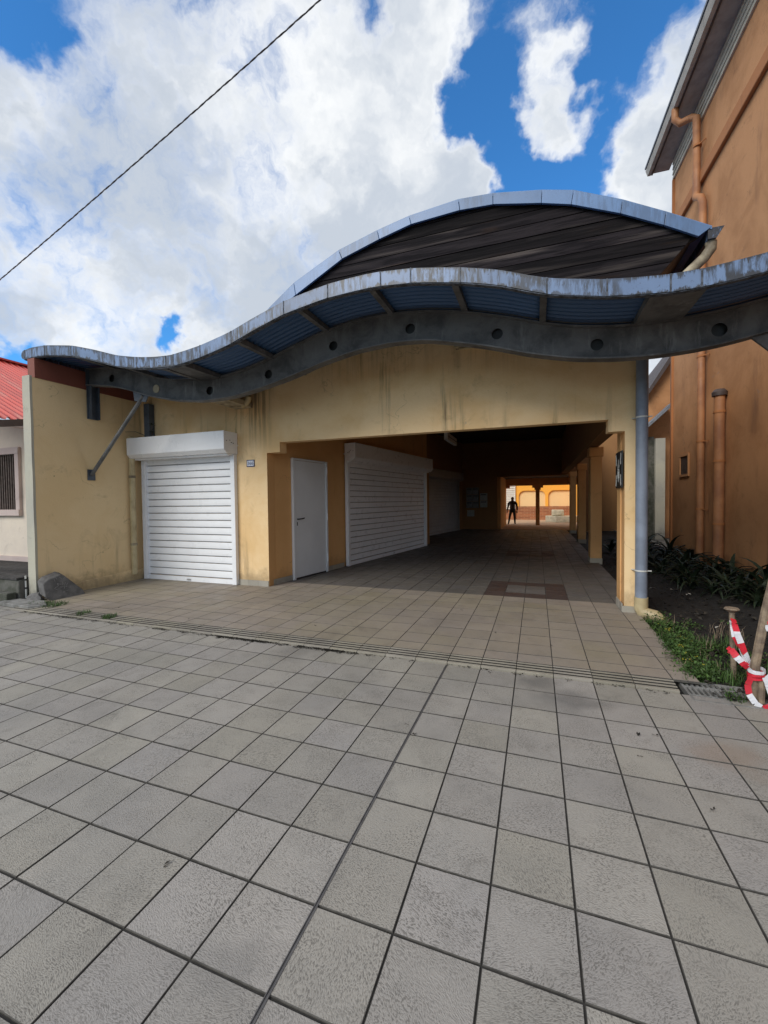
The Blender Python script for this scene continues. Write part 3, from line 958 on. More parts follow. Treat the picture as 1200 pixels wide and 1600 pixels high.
# roller shutters
def shutter(o, ax, out, width, height, label, ns, box_out=0.36, box_h=0.38, over=0.12, mat='white', holes=True):
    """o: foot of the left edge, ax: unit vector along it, out: unit vector towards the viewer"""
    o, ax, out = Vector(o), Vector(ax), Vector(out)
    up = Vector((0, 0, 1))

    def bx(m, a0, a1, b0, b1, c0, c1):
        q = [(a0, b1), (a1, b1), (a1, b0), (a0, b0)]
        m.hexa([o + ax * a + out * b + up * c0 for a, b in q], [o + ax * a + out * b + up * c1 for a, b in q])
        return m
    # housing: its end profile has the lower front corner cut off
    c = 0.07
    prof = [(0.002, height), (box_out - c, height), (box_out, height + c), (box_out, height + box_h), (0.002, height + box_h)]
    hs = MB()
    hs.prism(list(reversed(prof)), o - ax * over, out, up, ax * (width + over + 0.04))
    h = hs.build('roller_shutter', mat, B, bev=0.006)
    h['label'] = label
    lip = MB(); bx(lip, 0.0, width, box_out - 0.25, box_out - 0.13, height - 0.028, height - 0.003)
    lip.build('housing_lip', mat, h)
    for a0, a1 in ((-0.02, 0.075), (width - 0.075, width + 0.02)):
        g_ = MB(); bx(g_, a0, a1, 0.002, 0.085, 0.005, height - 0.004); g_.build('guide_rail', mat, h, bev=0.005)
    sh = (height - 0.10) / ns
    # slat section: a shallow curved face with a hooked joint below
    poly = [(0.002, 0.002), (0.005, 0.002), (0.005, 0.015), (0.024, 0.018), (0.029, 0.026), (0.031, sh * 0.5), (0.028, sh - 0.010), (0.022, sh - 0.002), (0.002, sh - 0.002)]
    sm_ = MB().prism(list(reversed(poly)), Vector((0, 0, 0)) + ax * 0.07, out, up, ax * (width - 0.14))
    sm_me = sm_.mesh('slat')
    sm_me.materials.append(MAT[mat])
    sm_me.materials.append(MAT['slat_joint'])
    for p in sm_me.polygons:     # darker joint strip below each slat
        if p.center.z < 0.014 and abs(p.normal.z) < 0.5:
            p.material_index = 1
    for k in range(ns):
        place(sm_me, 'slat', h, o + up * (0.098 + k * sh))
    b2 = MB(); bx(b2, 0.06, width - 0.06, 0.004, 0.055, 0.004, 0.092); b2.build('bottom_bar', mat, h, bev=0.004)
    lk = MB(); bx(lk, width * 0.5 - 0.05, width * 0.5 + 0.05, 0.056, 0.066, 0.03, 0.06); lk.build('lock', 'alu', h)
    if holes:
        for (b0, c0, w_) in ((box_out * 0.78, 0.22, 0.02), (box_out * 0.55, 0.235, 0.02), (box_out * 0.42, 0.20, 0.03), (box_out * 0.30, 0.19, 0.022)):
            k = MB(); e = width + 0.04 if holes == 'R' else -over - 0.004
            bx(k, e, e + 0.004, b0, b0 + w_, height + c0, height + c0 + 0.012)
            k.build('bolt_hole', 'black', h)
        k = MB(); e = width + 0.03 if holes == 'R' else -over - 0.012
        bx(k, e, e + 0.02, -0.02 if holes == 'L' else 0.003, box_out * 0.5, height + 0.155, height + 0.178)
        k.build('cable_duct', mat, h)
    return h


shutter((-7.65, 6.498, FLOOR), (1, 0, 0), (0, -1, 0), 2.31, 2.47, 'white roller shutter in the front wall', 17, 0.37, 0.40, 0.06, 'white', 'R')
o2 = P_wall(2.42, 0, FLOOR)
shutter(o2, wd, (wd.y, -wd.x, 0), 4.88, 2.53, 'wide white roller shutter in the passage', 17, 0.30, 0.42, 0.02, 'white', 'L')
wd3 = Vector((1.255, 7.83, 0)).normalized()
o3 = Vector((-5.0, 14.72, FLOOR)) + wd3 * 2.6
shutter(o3, wd3, (wd3.y, -wd3.x, 0), 4.6, 2.53, 'shadowed roller shutter deep in the passage', 17, 0.30, 0.42, 0.02, 'shutter_shaded', False)

# barrel roof, plank gable
K = 6.34 / 6.5
AT = [(-4.95, 4.78), (-4.51, 5.12), (-4.01, 5.45), (-3.13, 5.83), (-2.43, 6.00), (-1.89, 6.10), (-1.11, 6.16), (-0.60, 6.12), (0.08, 5.99), (0.49, 5.88), (1.09, 5.60), (1.59, 5.32), (2.09, 5.02)]
AB = [(-4.93, 4.58), (-4.50, 4.93), (-3.98, 5.24), (-3.07, 5.68), (-2.40, 5.855), (-1.86, 5.97), (-1.09, 6.00), (-0.60, 5.965), (0.07, 5.815), (0.46, 5.70), (1.07, 5.43), (1.57, 5.16), (1.95, 4.93)]
AT = [(x * K, (z - 1.6) * K + 1.6) for x, z in AT]
AB = [(x * K, (z - 1.6) * K + 1.6) for x, z in AB]
for k in range(len(AT) - 1):
    a0, a1, b0, b1 = AT[k], AT[k + 1], AB[k], AB[k + 1]
    g0 = 0.003
    d = Vector((a1[0] - a0[0], a1[1] - a0[1])).normalized() * g0
    MB().prism_y([(b0[0] + d.x, b0[1] + d.y), (b1[0] - d.x, b1[1] - d.y), (a1[0] - d.x, a1[1] - d.y), (a0[0] + d.x, a0[1] + d.y)],
                 6.325 + random.uniform(-.002, .002), 6.365).build('arch_trim', 'arch', B, bev=0.004)
rf = MB()
for k in range(len(AT) - 1):
    a0, a1 = AT[k], AT[k + 1]
    rf.hexa([(a0[0], 6.33, a0[1] - 0.03), (a1[0], 6.33, a1[1] - 0.03), (a1[0], 22.8, a1[1] - 0.03), (a0[0], 22.8, a0[1] - 0.03)],
            [(a0[0], 6.33, a0[1] + 0.012), (a1[0], 6.33, a1[1] + 0.012), (a1[0], 22.8, a1[1] + 0.012), (a0[0], 22.8, a0[1] + 0.012)])
rf.build('roof', 'arch', B, merge=True)


def arch_z(x):
    return float(np.interp(x, [p[0] for p in AT], [p[1] for p in AT])) - 0.05


XR = lambda z: 1.94 * K - (4.93 - z) * 0.88 if z < 4.85 else 9.0
zt = 4.28
kk = 0
while zt < 6.15:
    z0, z1 = zt, zt + 0.163
    zt += 0.175
    xs = np.arange(-4.75, 2.05, 0.06)
    ok = [x for x in xs if arch_z(x) > z0 + 0.01 and x < XR(z0)]
    if len(ok) < 2:
        continue
    sg = []
    xa = ok[0]
    xe = XR(z0) if XR(z0) < 2 else min(ok[-1] + 0.05, 2.0)
    nn = max(2, int((xe - xa) / 0.15))
    px = [lerp(xa, xe, q / nn) for q in range(nn + 1)]
    for a, b_ in zip(px[:-1], px[1:]):
        sg.append((a, b_, z0, z0, max(z0 + 0.004, min(z1, arch_z(a))), max(z0 + 0.004, min(z1, arch_z(b_)))))
    if XR(z0) < 2 and xe >= XR(z0) - 1e-6:
        sg.append((xe, min(XR(z1), 1.9), z0, z1 - 0.004, z1, z1))
    yo = 6.395 + random.uniform(-0.004, 0.004)
    pk = MB().curtain(sg, yo, yo + 0.022)
    pk.build('gable_plank', 'wood', B, merge=True)
    kk += 1
# unseen backing added to stop light leaking in, and the sloping soffit under the right-hand eave
sg = []
xs = np.linspace(-4.7, 1.95, 40)
for a, b_ in zip(xs[:-1], xs[1:]):
    za = lambda x: min(arch_z(x) - 0.02, 9)
    lo = lambda x: min(za(x) - 0.01, max(4.25, 4.25 if x < 1.28 else 4.93 - (1.94 * K - x) / 0.88 + 0.02))
    sg.append((a, b_, lo(a), lo(b_), za(a), za(b_)))
MB().curtain(sg, 6.43, 6.49).build('gable_backing', 'ceiling', B, merge=True)
MB().hexa([(1.33, 6.44, 4.30), (1.90, 6.44, 4.93), (1.90, 22.8, 4.93), (1.33, 22.8, 4.30)],
          [(1.30, 6.44, 4.34), (1.87, 6.44, 4.97), (1.87, 22.8, 4.97), (1.30, 22.8, 4.34)]).build('eave_soffit', 'dark_edge', B)
MB().box(1.2, 1.34, 6.73, 22.8, 3.4, 4.31).build('upper_side_wall', 'ochre', B)
gt = MB()
gt.prism_y([(2.0, 4.80), (2.09, 4.80), (2.17, 4.93), (2.155, 4.93), (2.08, 4.815), (2.015, 4.815), (2.015, 4.93), (2.0, 4.93)], 6.36, 22.8)
gt.prism_y([(2.0, 4.80), (2.09, 4.80), (2.17, 4.93), (2.0, 4.93)], 6.34, 6.358)
gt.build('eave_gutter', 'fascia', B)
MB().tube([(2.06, 6.43, 4.80), (2.06, 6.43, 4.72), (1.99, 6.43, 4.62), (1.62, 6.43, 4.28), (1.42, 6.43, 4.08), (1.33, 6.43, 3.95), (1.315, 6.425, 3.75), (1.315, 6.42, 3.42)], 0.062, 14).build('swan_neck_pipe', 'pvc_dirty', B, smooth=True)
dp = MB().tube([(1.315, 6.415, 3.44), (1.315, 6.415, 0.26)], 0.073, 18).build('downpipe', 'pipe_grey', B, smooth=True)
for z in (2.66, 0.62):
    c = MB().tube([(1.315, 6.415, z), (1.315, 6.415, z + 0.02)], 0.079, 18)
    c.bar((1.36, 6.40, z + 0.01), (1.43, 6.39, z + 0.012), 0.02, 0.012)
    c.bar((1.24, 6.45, z + 0.01), (1.22, 6.496, z + 0.012), 0.02, 0.012)
    c.build('pipe_clip', 'cap', dp)
MB().tube([(1.315, 6.415, 0.27), (1.315, 6.415, 0.12), (1.335, 6.40, 0.07), (1.39, 6.37, 0.055), (1.46, 6.33, 0.05), (1.50, 6.30, 0.02), (1.515, 6.29, -0.04)],
          [0.084, 0.084, 0.084, 0.080, 0.078, 0.078, 0.076], 16).build('pipe_shoe', 'pvc', dp, smooth=True)
# downpipe in the left corner
dl = MB().tube([(-7.715, 6.24, 0.16), (-7.715, 6.24, 2.95)], 0.055, 14).build('downpipe', 'pvc', B, smooth=True)
for z in (0.75, 2.12):
    MB().tube([(-7.715, 6.24, z), (-7.715, 6.24, z + 0.05)], 0.062, 14).build('pipe_collar', 'pvc_dirty', dl, smooth=True)
MB().box(-7.689, -7.675, 6.44, 6.497, 0.0, 2.5).build('gap_shadow_strip', 'black', B)  # solid black strip painting in the shade of the gap beside the shutter
MB().box(-7.50, -7.36, 6.36, 6.495, 2.90, 3.62).build('corner_hopper', 'steel_blue', B, bev=0.01)

# ------------------------------------------------------------------ canopy
CN = thing('street_canopy', 'wavy canopy of blue corrugated sheet on a curved grey steel beam', 'canopy', (-2.5, 5.4, 3.3))
# beam: web with round holes, two flanges
web = MB()
xb = np.arange(-7.76, 3.87, 0.08)  # right end extended out of view to shade the garden gap
for x in xb:
    web.v += [(x, 5.455, bb(x) + 0.012), (x, 5.467, bb(x) + 0.012), (x, 5.467, bt(x) - 0.012), (x, 5.455, bt(x) - 0.012)]
nx = len(xb)
for k in range(nx - 1):
    o_ = k * 4
    for q in range(4):
        q2 = (q + 1) % 4
        web.face(o_ + q, o_ + 4 + q, o_ + 4 + q2, o_ + q2)
web.face(0, 1, 2, 3)
web.face((nx - 1) * 4 + 3, (nx - 1) * 4 + 2, (nx - 1) * 4 + 1, (nx - 1) * 4)
beam = web.build('beam', 'steel', CN, merge=True)
HOLES = [-7.18, -4.98, -3.85, -2.74, -1.59, -0.46, 0.66, 1.83]
cut = MB()
for hx in HOLES:
    zc = (bt(hx) + bb(hx)) / 2 - 0.01
    cut.tube([(hx, 5.40, zc), (hx, 5.52, zc)], 0.068 if hx < 1 else 0.072, 28)
cutter = cut.build('cutter', 'steel', CN, merge=True)
bm_ = beam.modifiers.new('holes', 'BOOLEAN')
bm_.operation = 'DIFFERENCE'
bm_.object = cutter
bm_.solver = 'EXACT'
bpy.context.view_layer.update()
dg = bpy.context.evaluated_depsgraph_get()
nm = bpy.data.meshes.new_from_object(beam.evaluated_get(dg))
beam.modifiers.clear()
beam.data = nm
bpy.data.objects.remove(cutter)


def ribbon(fz, x0, x1, y0, y1, dz0, dz1, step=0.08):
    m = MB()
    xs = np.linspace(x0, x1, max(2, int((x1 - x0) / step)))
    for x in xs:
        z = fz(x)
        m.v += [(x, y0, z + dz0), (x, y1, z + dz0), (x, y1, z + dz1), (x, y0, z + dz1)]
    for k in range(len(xs) - 1):
        o_ = k * 4
        for q in range(4):
            q2 = (q + 1) % 4
            m.face(o_ + q, o_ + 4 + q, o_ + 4 + q2, o_ + q2)
    m.face(0, 1, 2, 3)
    e = (len(xs) - 1) * 4
    m.face(e + 3, e + 2, e + 1, e)
    m.rise = True
    return m


bk_ = MB()
for x in xb:
    bk_.v += [(x, 5.512, bb(x) + 0.016), (x, 5.52, bb(x) + 0.016), (x, 5.52, bt(x) - 0.016), (x, 5.512, bt(x) - 0.016)]
for k in range(nx - 1):
    for q in range(4):
        q2 = (q + 1) % 4
        bk_.face(k * 4 + q, k * 4 + 4 + q, k * 4 + 4 + q2, k * 4 + q2)
bk_.build('dark_hole_backing', 'black', CN, merge=True)  # black sheet added so the beam holes look dark inside
ribbon(bb, -7.77, 3.85, 5.385, 5.53, -0.004, 0.014).build('flange', 'steel', CN, merge=True)
ribbon(bt, -7.77, 3.85, 5.395, 5.53, -0.014, 0.004).build('flange', 'steel', CN, merge=True)
MB().box(-7.77, -7.758, 5.39, 5.53, 3.79, 4.09).build('end_plate', 'steel_blue', CN)
# disc over the one filled hole
zc = (bt(-6.12) + bb(-6.12)) / 2 - 0.02
MB().tube([(-6.12, 5.445, zc), (-6.12, 5.4545, zc)], 0.07, 20).build('hole_cover', 'pvc_dirty', CN)
# purlins
PUR = [-7.05, -6.1, -5.16, -4.77, -3.77, -2.82, -1.84, -0.85, 0.07, 1.06, 1.45, 2.35, 3.2, 3.75]
for x in PUR:
    m = MB()
    m.hexa([(x - .035, 4.63, sheet_z(x, 4.63) - .115), (x + .035, 4.63, sheet_z(x, 4.63) - .115), (x + .035, 6.40, bt(x) + .005), (x - .035, 6.40, bt(x) + .005)],
           [(x - .035, 4.63, sheet_z(x, 4.63) - .035), (x + .035, 4.63, sheet_z(x, 4.63) - .035), (x + .035, 6.40, bt(x) + .055), (x - .035, 6.40, bt(x) + .055)])
    m.build('purlin', 'steel', CN)
# corrugated sheets between purlin bays, ridges along the wave
bays = [-8.08, -6.1, -3.77, -1.84, 0.07, 3.85]
ys = []
pitch = 0.095
y = 4.62
while y < 6.46:
    for dy, dz in ((0, 0), (0.018, 0.0), (0.034, 0.024), (0.063, 0.024), (0.079, 0.0)):
        ys.append((y + dy, dz))
    y += pitch
for x0, x1 in zip(bays[:-1], bays[1:]):
    m = MB()
    xs = np.linspace(x0 - (0.03 if x0 > -8 else 0), x1, int((x1 - x0) / 0.09))
    for x in xs:
        for (yy, dz) in ys:
            m.v.append((x, yy, sheet_z(x, yy) - 0.028 + dz))
    nY = len(ys)
    for a in range(len(xs) - 1):
        for b_ in range(nY - 1):
            i = a * nY + b_
            m.face(i, i + nY, i + nY + 1, i + 1)
    o_ = m.build('roof_sheet', 'sheet', CN, smooth=True, angle=20)
    sd = o_.modifiers.new('thickness', 'SOLIDIFY')
    sd.thickness = 0.0015
    sd.offset = 1
# gutter troughs at the two low points
for xg0, xg1 in ((-5.125, -4.805), (1.095, 1.415)):
    m = MB()
    zg = bt((xg0 + xg1) / 2)
    m.hexa([(xg0, 4.64, zg - .02), (xg1, 4.64, zg - .02), (xg1, 5.39, zg - .005), (xg0, 5.39, zg - .005)],
           [(xg0, 4.64, zg + .03), (xg1, 4.64, zg + .03), (xg1, 5.39, zg + .04), (xg0, 5.39, zg + .04)])
    m.build('gutter_trough', 'steel', CN)
m = MB()
zg = bb(-4.97)
m.hexa([(-5.3, 5.56, 3.345), (-4.93, 5.56, 3.345), (-4.93, 6.48, 3.345), (-5.3, 6.48, 3.345)], [(-5.3, 5.56, 3.44), (-4.93, 5.56, 3.44), (-4.93, 6.48, 3.44), (-5.3, 6.48, 3.44)])
m.build('gutter_box', 'pvc_dirty', CN, bev=0.006)
MB().tube([(-5.02, 6.30, 3.36), (-4.93, 6.30, 3.40), (-4.89, 6.30, 3.44), (-4.88, 6.30, 3.50)], 0.055, 14).build('outlet_elbow', 'pvc', CN, smooth=True)
# fascia panels along the front edge
J = [-8.02, -7.52, -6.89, -5.96, -5.50, -4.95, -4.80, -4.32, -3.80, -2.98, -2.36, -1.68, -1.32, -0.77, 0.10, 0.64, 1.16, 1.40, 2.3, 3.2, 3.86]
for a, b_ in zip(J[:-1], J[1:]):
    yo = 4.57 + random.uniform(-0.003, 0.003)
    ribbon(ft, a + 0.002, b_ - 0.002, yo, yo + 0.028, -0.158 + random.uniform(-.003, .003), random.uniform(-.002, .002), 0.12).build('fascia_panel', 'fascia', CN, merge=True)
    ribbon(ft, a - 0.008, a + 0.008, yo - 0.003, yo + 0.03, -0.161, 0.003, 0.05).build('joint_cover', 'lip', CN, merge=True)
ribbon(ft, -8.02, 3.86, 4.585, 4.66, 0.002, 0.008).build('fascia_cap', 'lip', CN, merge=True)
ribbon(ft, -8.02, 3.86, 4.578, 4.635, -0.168, -0.160).build('fascia_lip', 'lip', CN, merge=True)
m = MB()
prof = []
for k in range(9):
    th = PI / 2 + PI * k / 8
    prof.append((-8.02 + 0.085 * math.cos(th), ft(-7.99) - 0.082 + 0.078 * math.sin(th)))
m.prism_y(list(reversed(prof)) , 4.568, 6.45)
m.build('fascia_end', 'fascia', CN, smooth=True, merge=True)
# bracket, brace
m = MB()
m.box(-7.765, -7.745, 5.40, 5.60, 3.17, 3.775)
m.box(-7.745, -7.665, 5.42, 5.435, 3.17, 3.772)
m.box(-7.745, -7.665, 5.565, 5.58, 3.17, 3.772)
m.build('wall_bracket', 'steel_blue', CN)
m = MB(); m.box(-7.777, -7.76, 5.38, 5.52, 2.04, 2.24); m.build('brace_plate', 'steel_blue', CN, bev=0.003)
MB().tube([(-7.76, 5.45, 2.14), (-6.42, 5.45, 3.47)], 0.033, 12).build('brace', 'steel', CN, smooth=True)
m = MB(); m.prism_y([(-6.62, 3.40), (-6.36, 3.36), (-6.30, bb(-6.3) + 0.0), (-6.65, bb(-6.65))], 5.44, 5.455); m.build('gusset', 'steel_blue', CN)
# post at the far end, beyond the passage
m = MB(); m.box(2.62, 2.78, 5.38, 5.54, -0.05, bb(2.7) - 0.006); m.build('post', 'steel', CN, bev=0.006)
m = MB(); m.prism_y([(2.10, bb(2.10) - .005), (2.62, 2.72), (2.62, bb(2.62) - .005)], 5.44, 5.47); m.build('gusset', 'steel', CN)

# ------------------------------------------------------------------ fittings on the arcade building
npl = thing('number_plate', 'small blue and white enamel house number plate on the yellow pier', 'sign', (-5.007, 6.495, 2.25))
MB().box(-5.095, -4.92, 6.488, 6.4975, 2.262, 2.392).build('plate', 'plate_b', npl, bev=0.003)
MB().box(-5.078, -4.937, 6.4855, 6.4885, 2.278, 2.376).build('field', 'plate_w', npl)
tc = bpy.data.curves.new('digits', 'FONT')
tc.body = '366'
tc.size = 0.088
tc.align_x = 'CENTER'
tc.extrude = 0.001
to = bpy.data.objects.new('digits', tc)
bpy.context.view_layer.update()
tmesh = bpy.data.meshes.new_from_object(to)
bpy.data.objects.remove(to)
to = bpy.data.objects.new('digits', tmesh)
COL.objects.link(to)
to.parent = npl
to.rotation_euler = (PI / 2, 0, 0)
to.location = Vector((-5.007, 6.4845, 2.297)) - npl.location
tmesh.materials.clear(); tmesh.materials.append(MAT['plate_b'])

sg_ = thing('wall_sign', 'black square sign with white figure and bracket marks on the passage pillar', 'sign', (1.11, 6.73, 1.74))
MB().box(1.092, 1.112, 6.51, 6.95, 1.745, 2.255).build('panel', 'black', sg_, bev=0.003)


def mark(pts, w):
    m = MB()
    for (a, b_) in zip(pts[:-1], pts[1:]):
        m.bar((1.0905, a[0], a[1]), (1.0905, b_[0], b_[1]), w, 0.002, up=(1, 0, 0))
    m.build('mark', 'sign_w', sg_)


for sy in (1, -1):
    for sz in (1, -1):
        mark([(6.73 + sy * 0.19, 2.0 + sz * 0.22), (6.73 + sy * 0.165, 2.0 + sz * 0.17), (6.73 + sy * 0.155, 2.0 + sz * 0.12), (6.73 + sy * 0.165, 2.0 + sz * 0.07)], 0.045)
mark([(6.70, 2.14), (6.73, 2.09), (6.77, 2.05)], 0.03)
mark([(6.77, 2.06), (6.76, 2.02)], 0.03)
mark([(6.68, 2.07), (6.70, 2.03)], 0.035)
mark([(6.67, 2.0), (6.79, 2.0)], 0.03)
mark([(6.685, 2.0), (6.685, 1.88)], 0.035)
mark([(6.735, 1.98), (6.735, 1.83)], 0.03)
mark([(6.775, 2.0), (6.775, 1.88)], 0.035)

lf = thing('ceiling_lamp', 'white box lamp hanging under the passage ceiling', 'lamp', (-2.2, 11.5, 3.1))
MB().box(-2.3, -2.2, 11.0, 12.35, 3.20, 3.40).build('housing', 'cap', lf, bev=0.005)
MB().box(-2.1985, -2.194, 11.05, 12.3, 3.29, 3.305).build('seam', 'black', lf)
for y in (11.2, 12.15):
    MB().tube([(-2.25, y, 3.4), (-2.25, y, 4.62)], 0.008, 6).build('rod', 'black', lf)
tl = thing('tube_lamp', 'dirty cream strip lamp fixed under the canopy by the yellow wall', 'lamp', (-0.75, 6.46, 3.85))
MB().box(-1.16, -0.30, 6.36, 6.495, 3.905, 3.955).build('batten', 'pvc_dirty', tl, bev=0.006)
MB().tube([(-1.10, 6.40, 3.885), (-0.36, 6.40, 3.885)], 0.016, 10).build('tube', 'pvc', tl, smooth=True)

for (bx0, bz0, cols, rows, w, h, mt, lab) in ((-3.52, 1.17, 2, 3, 0.31, 0.345, 'mail', 'grey bank of six mailboxes on the rear passage wall'),
                                              (-2.80, 1.20, 1, 2, 0.36, 0.36, 'mail_w', 'pair of paler mailboxes right of the six box bank')):
    mb = thing('mailbox_bank', lab, 'mailbox', (bx0 + w * cols / 2, 22.59, bz0))
    for c in range(cols):
        for q in range(rows):
            x, z = bx0 + c * (w + 0.02), bz0 + q * (h + 0.02)
            bxo = MB().box(x, x + w, 22.44, 22.598, z, z + h).build('mailbox', mt, mb, bev=0.006)
            MB().box(x + 0.04, x + w - 0.04, 22.433, 22.441, z + h * 0.72, z + h * 0.84).build('slot', 'black', bxo)
            MB().box(x + w * 0.8, x + w * 0.88, 22.434, 22.441, z + h * 0.4, z + h * 0.5).build('lock', 'alu', bxo)
tag(MB().box(-3.5, -3.12, 22.585, 22.598, 0.72, 1.06).build('notice_board', 'mail_w', None, bev=0.003), 'small blank pale board under the mailboxes', 'board')

# ------------------------------------------------------------------ big orange house on the right
HD = Vector((0.0285, -1, 0)).normalized()
HC = Vector((3.70, 14.3, 0))


def hp(s, out, z):
    p = HC + HD * s - Vector((-HD.y, HD.x, 0)) * out
    return Vector((p.x, p.y, z))


def hbox(m, s0, s1, o0, o1, z0, z1):
    q = [(s1, o1), (s1, o0), (s0, o0), (s0, o1)]
    m.hexa([hp(a, b_, z0) for a, b_ in q], [hp(a, b_, z1) for a, b_ in q])
    return m


H = thing('orange_house', 'tall orange rendered house with brown moulding and cream eaves', 'house', (6, 9, 0))
hbox(MB(), 0, 12.5, -7, 0, -0.1, 11.25).build('wall', 'big_orange', H)
hbox(MB(), 0.0, 12.5, 0.001, 0.085, 9.12, 9.40).build('moulding', 'brown_band', H, bev=0.02)
for k in range(4):
    z0 = 10.66 + k * 0.145
    m = MB()
    q = [(12.5, 0.045), (12.5, 0.002), (-0.03, 0.002), (-0.03, 0.045)]
    q2 = [(12.5, 0.022), (12.5, 0.002), (-0.03, 0.002), (-0.03, 0.022)]
    m.hexa([hp(a, b_, z0) for a, b_ in q], [hp(a, b_, z0 + 0.143) for a, b_ in q2])
    m.build('siding_board', 'siding', H)
hbox(MB(), -0.45, 12.5, 0.0, 0.42, 11.255, 11.30).build('soffit', 'soffit', H)
hbox(MB(), -0.47, 12.5, 0.42, 0.455, 11.22, 11.42).build('drip_board', 'dark_edge', H)
gm = MB()
poly = [(0.46, 11.24), (0.55, 11.24), (0.60, 11.40), (0.585, 11.40), (0.54, 11.255), (0.475, 11.255), (0.475, 11.42), (0.46, 11.42)]
gm.prism([(a, b_) for a, b_ in poly], hp(-0.5, 0, 0), (HD.y, -HD.x, 0), (0, 0, 1), HD * 13)
gm.build('eave_gutter', 'gutter', H)
m = MB()
m.hexa([hp(12.5, 0.62, 11.44), hp(12.5, -7, 13.6), hp(-0.5, -7, 13.6), hp(-0.5, 0.62, 11.44)], [hp(12.5, 0.62, 11.50), hp(12.5, -7, 13.66), hp(-0.5, -7, 13.66), hp(-0.5, 0.62, 11.50)])
m.build('roof', 'shed', H)
rp = MB().tube([hp(1.75, 0.50, 11.25), hp(1.75, 0.50, 11.0), hp(1.78, 0.40, 10.86), hp(1.9, 0.2, 10.84), hp(2.0, 0.13, 10.74), hp(2.05, 0.13, 8.95), hp(2.10, 0.16, 8.80), hp(2.28, 0.12, 8.66), hp(2.36, 0.11, 8.5), hp(2.36, 0.11, 0.0)], 0.08, 14).build('rain_pipe', 'orange_pipe', H, smooth=True)
for z in (10.0, 6.4, 4.9, 2.9, 1.3):
    s_ = 2.05 if z > 9 else 2.36
    c = MB().tube([hp(s_, 0.125 if z > 9 else 0.11, z), hp(s_, 0.125 if z > 9 else 0.11, z + 0.05)], 0.09, 14)
    c.bar(hp(s_ + 0.08, 0.10, z + 0.02), hp(s_ + 0.2, 0.02, z + 0.02), 0.02, 0.02)
    c.build('pipe_collar', 'brown_band', rp)
vp = MB().tube([hp(3.38, 0.12, 0.0), hp(3.38, 0.12, 3.78)], 0.10, 14).build('vent_pipe', 'orange_pipe', H, smooth=True)
MB().tube([hp(3.38, 0.12, 3.76), hp(3.38, 0.12, 3.84), hp(3.38, 0.12, 3.90)], [0.135, 0.14, 0.09], 14).build('pipe_cap', 'dark_edge', vp, smooth=True)
for z in (3.4, 2.35, 1.0):
    MB().tube([hp(3.38, 0.12, z), hp(3.38, 0.12, z + 0.05)], 0.11, 14).build('pipe_collar', 'brown_band', vp)
hr = MB()
for a0, a1, z0, z1 in ((0.66, 1.34, 2.70, 2.76), (0.66, 1.34, 2.16, 2.22), (0.66, 0.72, 2.22, 2.70), (1.28, 1.34, 2.22, 2.70)):
    hbox(hr, a0, a1, 0.001, 0.035, z0, z1)
vo = hr.build('vent_opening', 'big_orange', H)
hbox(MB(), 0.721, 1.279, 0.001, 0.006, 2.221, 2.699).build('vent_shade_panel', 'dark_edge', vo)  # dark sheet stands in for the shade inside the recess
hbox(MB(), -0.02, 0.06, 0.001, 0.05, -0.1, 10.65).build('corner_strip', 'brown_band', H)
MB().tube([hp(-0.25, -0.10, 0.0), hp(-0.25, -0.10, 6.0)], 0.09, 12).build('rain_pipe', 'dark_edge', H, smooth=True)

# houses behind the gap
R1 = thing('rear_house', 'orange house with a sloping dark roof edge behind the gap', 'house', (6.5, 22, 0))
MB().prism_y([(4.45, -0.1), (9, -0.1), (9, 12.5), (5.35, 7.55), (4.45, 6.1)], 20.6, 26).build('wall', 'big_orange', R1)
MB().prism_y([(4.22, 5.85), (4.32, 5.80), (5.45, 7.60), (9.1, 12.6), (9.0, 12.75), (5.35, 7.75)], 20.2, 26.2).build('roof', 'dark_edge', R1)
R2 = thing('back_house', 'bright orange wall with a brown band far behind the gap', 'house', (4.6, 31, 0))
MB().box(2.6, 7.2, 30, 36, -0.1, 7.4).build('wall', 'court', R2)
MB().box(2.55, 7.25, 29.95, 36.05, 7.42, 8.35).build('parapet', 'brown_band', R2)
R3 = thing('garden_shed', 'pale concrete shed with a slanting grey sheet roof between the houses', 'shed', (4.6, 20, 0))
MB().box(4.52, 4.86, 19.7, 20.5, -0.1, 4.0).build('wall', 'cement', R3)
MB().box(4.05, 4.52, 19.9, 20.5, -0.1, 4.1).build('wall', 'moss', R3)
m = MB()
m.hexa([(4.02, 19.3, 4.25), (5.1, 19.3, 5.30), (5.1, 20.55, 5.30), (4.02, 20.55, 4.25)], [(4.0, 19.3, 4.36), (5.1, 19.3, 5.43), (5.1, 20.55, 5.43), (4.0, 20.55, 4.36)])
m.build('roof', 'shed', R3)

# ------------------------------------------------------------------ house with the red roof on the left
L = thing('red_roof_house', 'old pale pink house with faded red corrugated roof and barred window', 'house', (-12, 7, 0))
lw = MB()
lw.box(-16, -11.3, 5.7, 5.9, 0.40, 3.9)
lw.box(-10.25, -9.7, 5.7, 5.9, 0.40, 3.22)
lw.box(-11.3, -10.25, 5.7, 5.9, 0.40, 1.39)
lw.box(-11.3, -10.25, 5.7, 5.9, 2.80, 3.40)
lw.box(-9.9, -9.7, 5.9, 13, 0.0, 3.22)
lw.build('wall', 'pinkwall', L)
MB().box(-16, -9.68, 5.66, 5.698, 0.40, 0.50).build('skirting', 'pinkframe', L)
wf = MB()
wf.box(-11.32, -10.23, 5.64, 5.72, 2.68, 2.82)
wf.box(-11.32, -10.23, 5.62, 5.74, 1.37, 1.50)
wf.box(-10.36, -10.23, 5.64, 5.72, 1.50, 2.68)
wf.box(-11.32, -11.19, 5.64, 5.72, 1.50, 2.68)
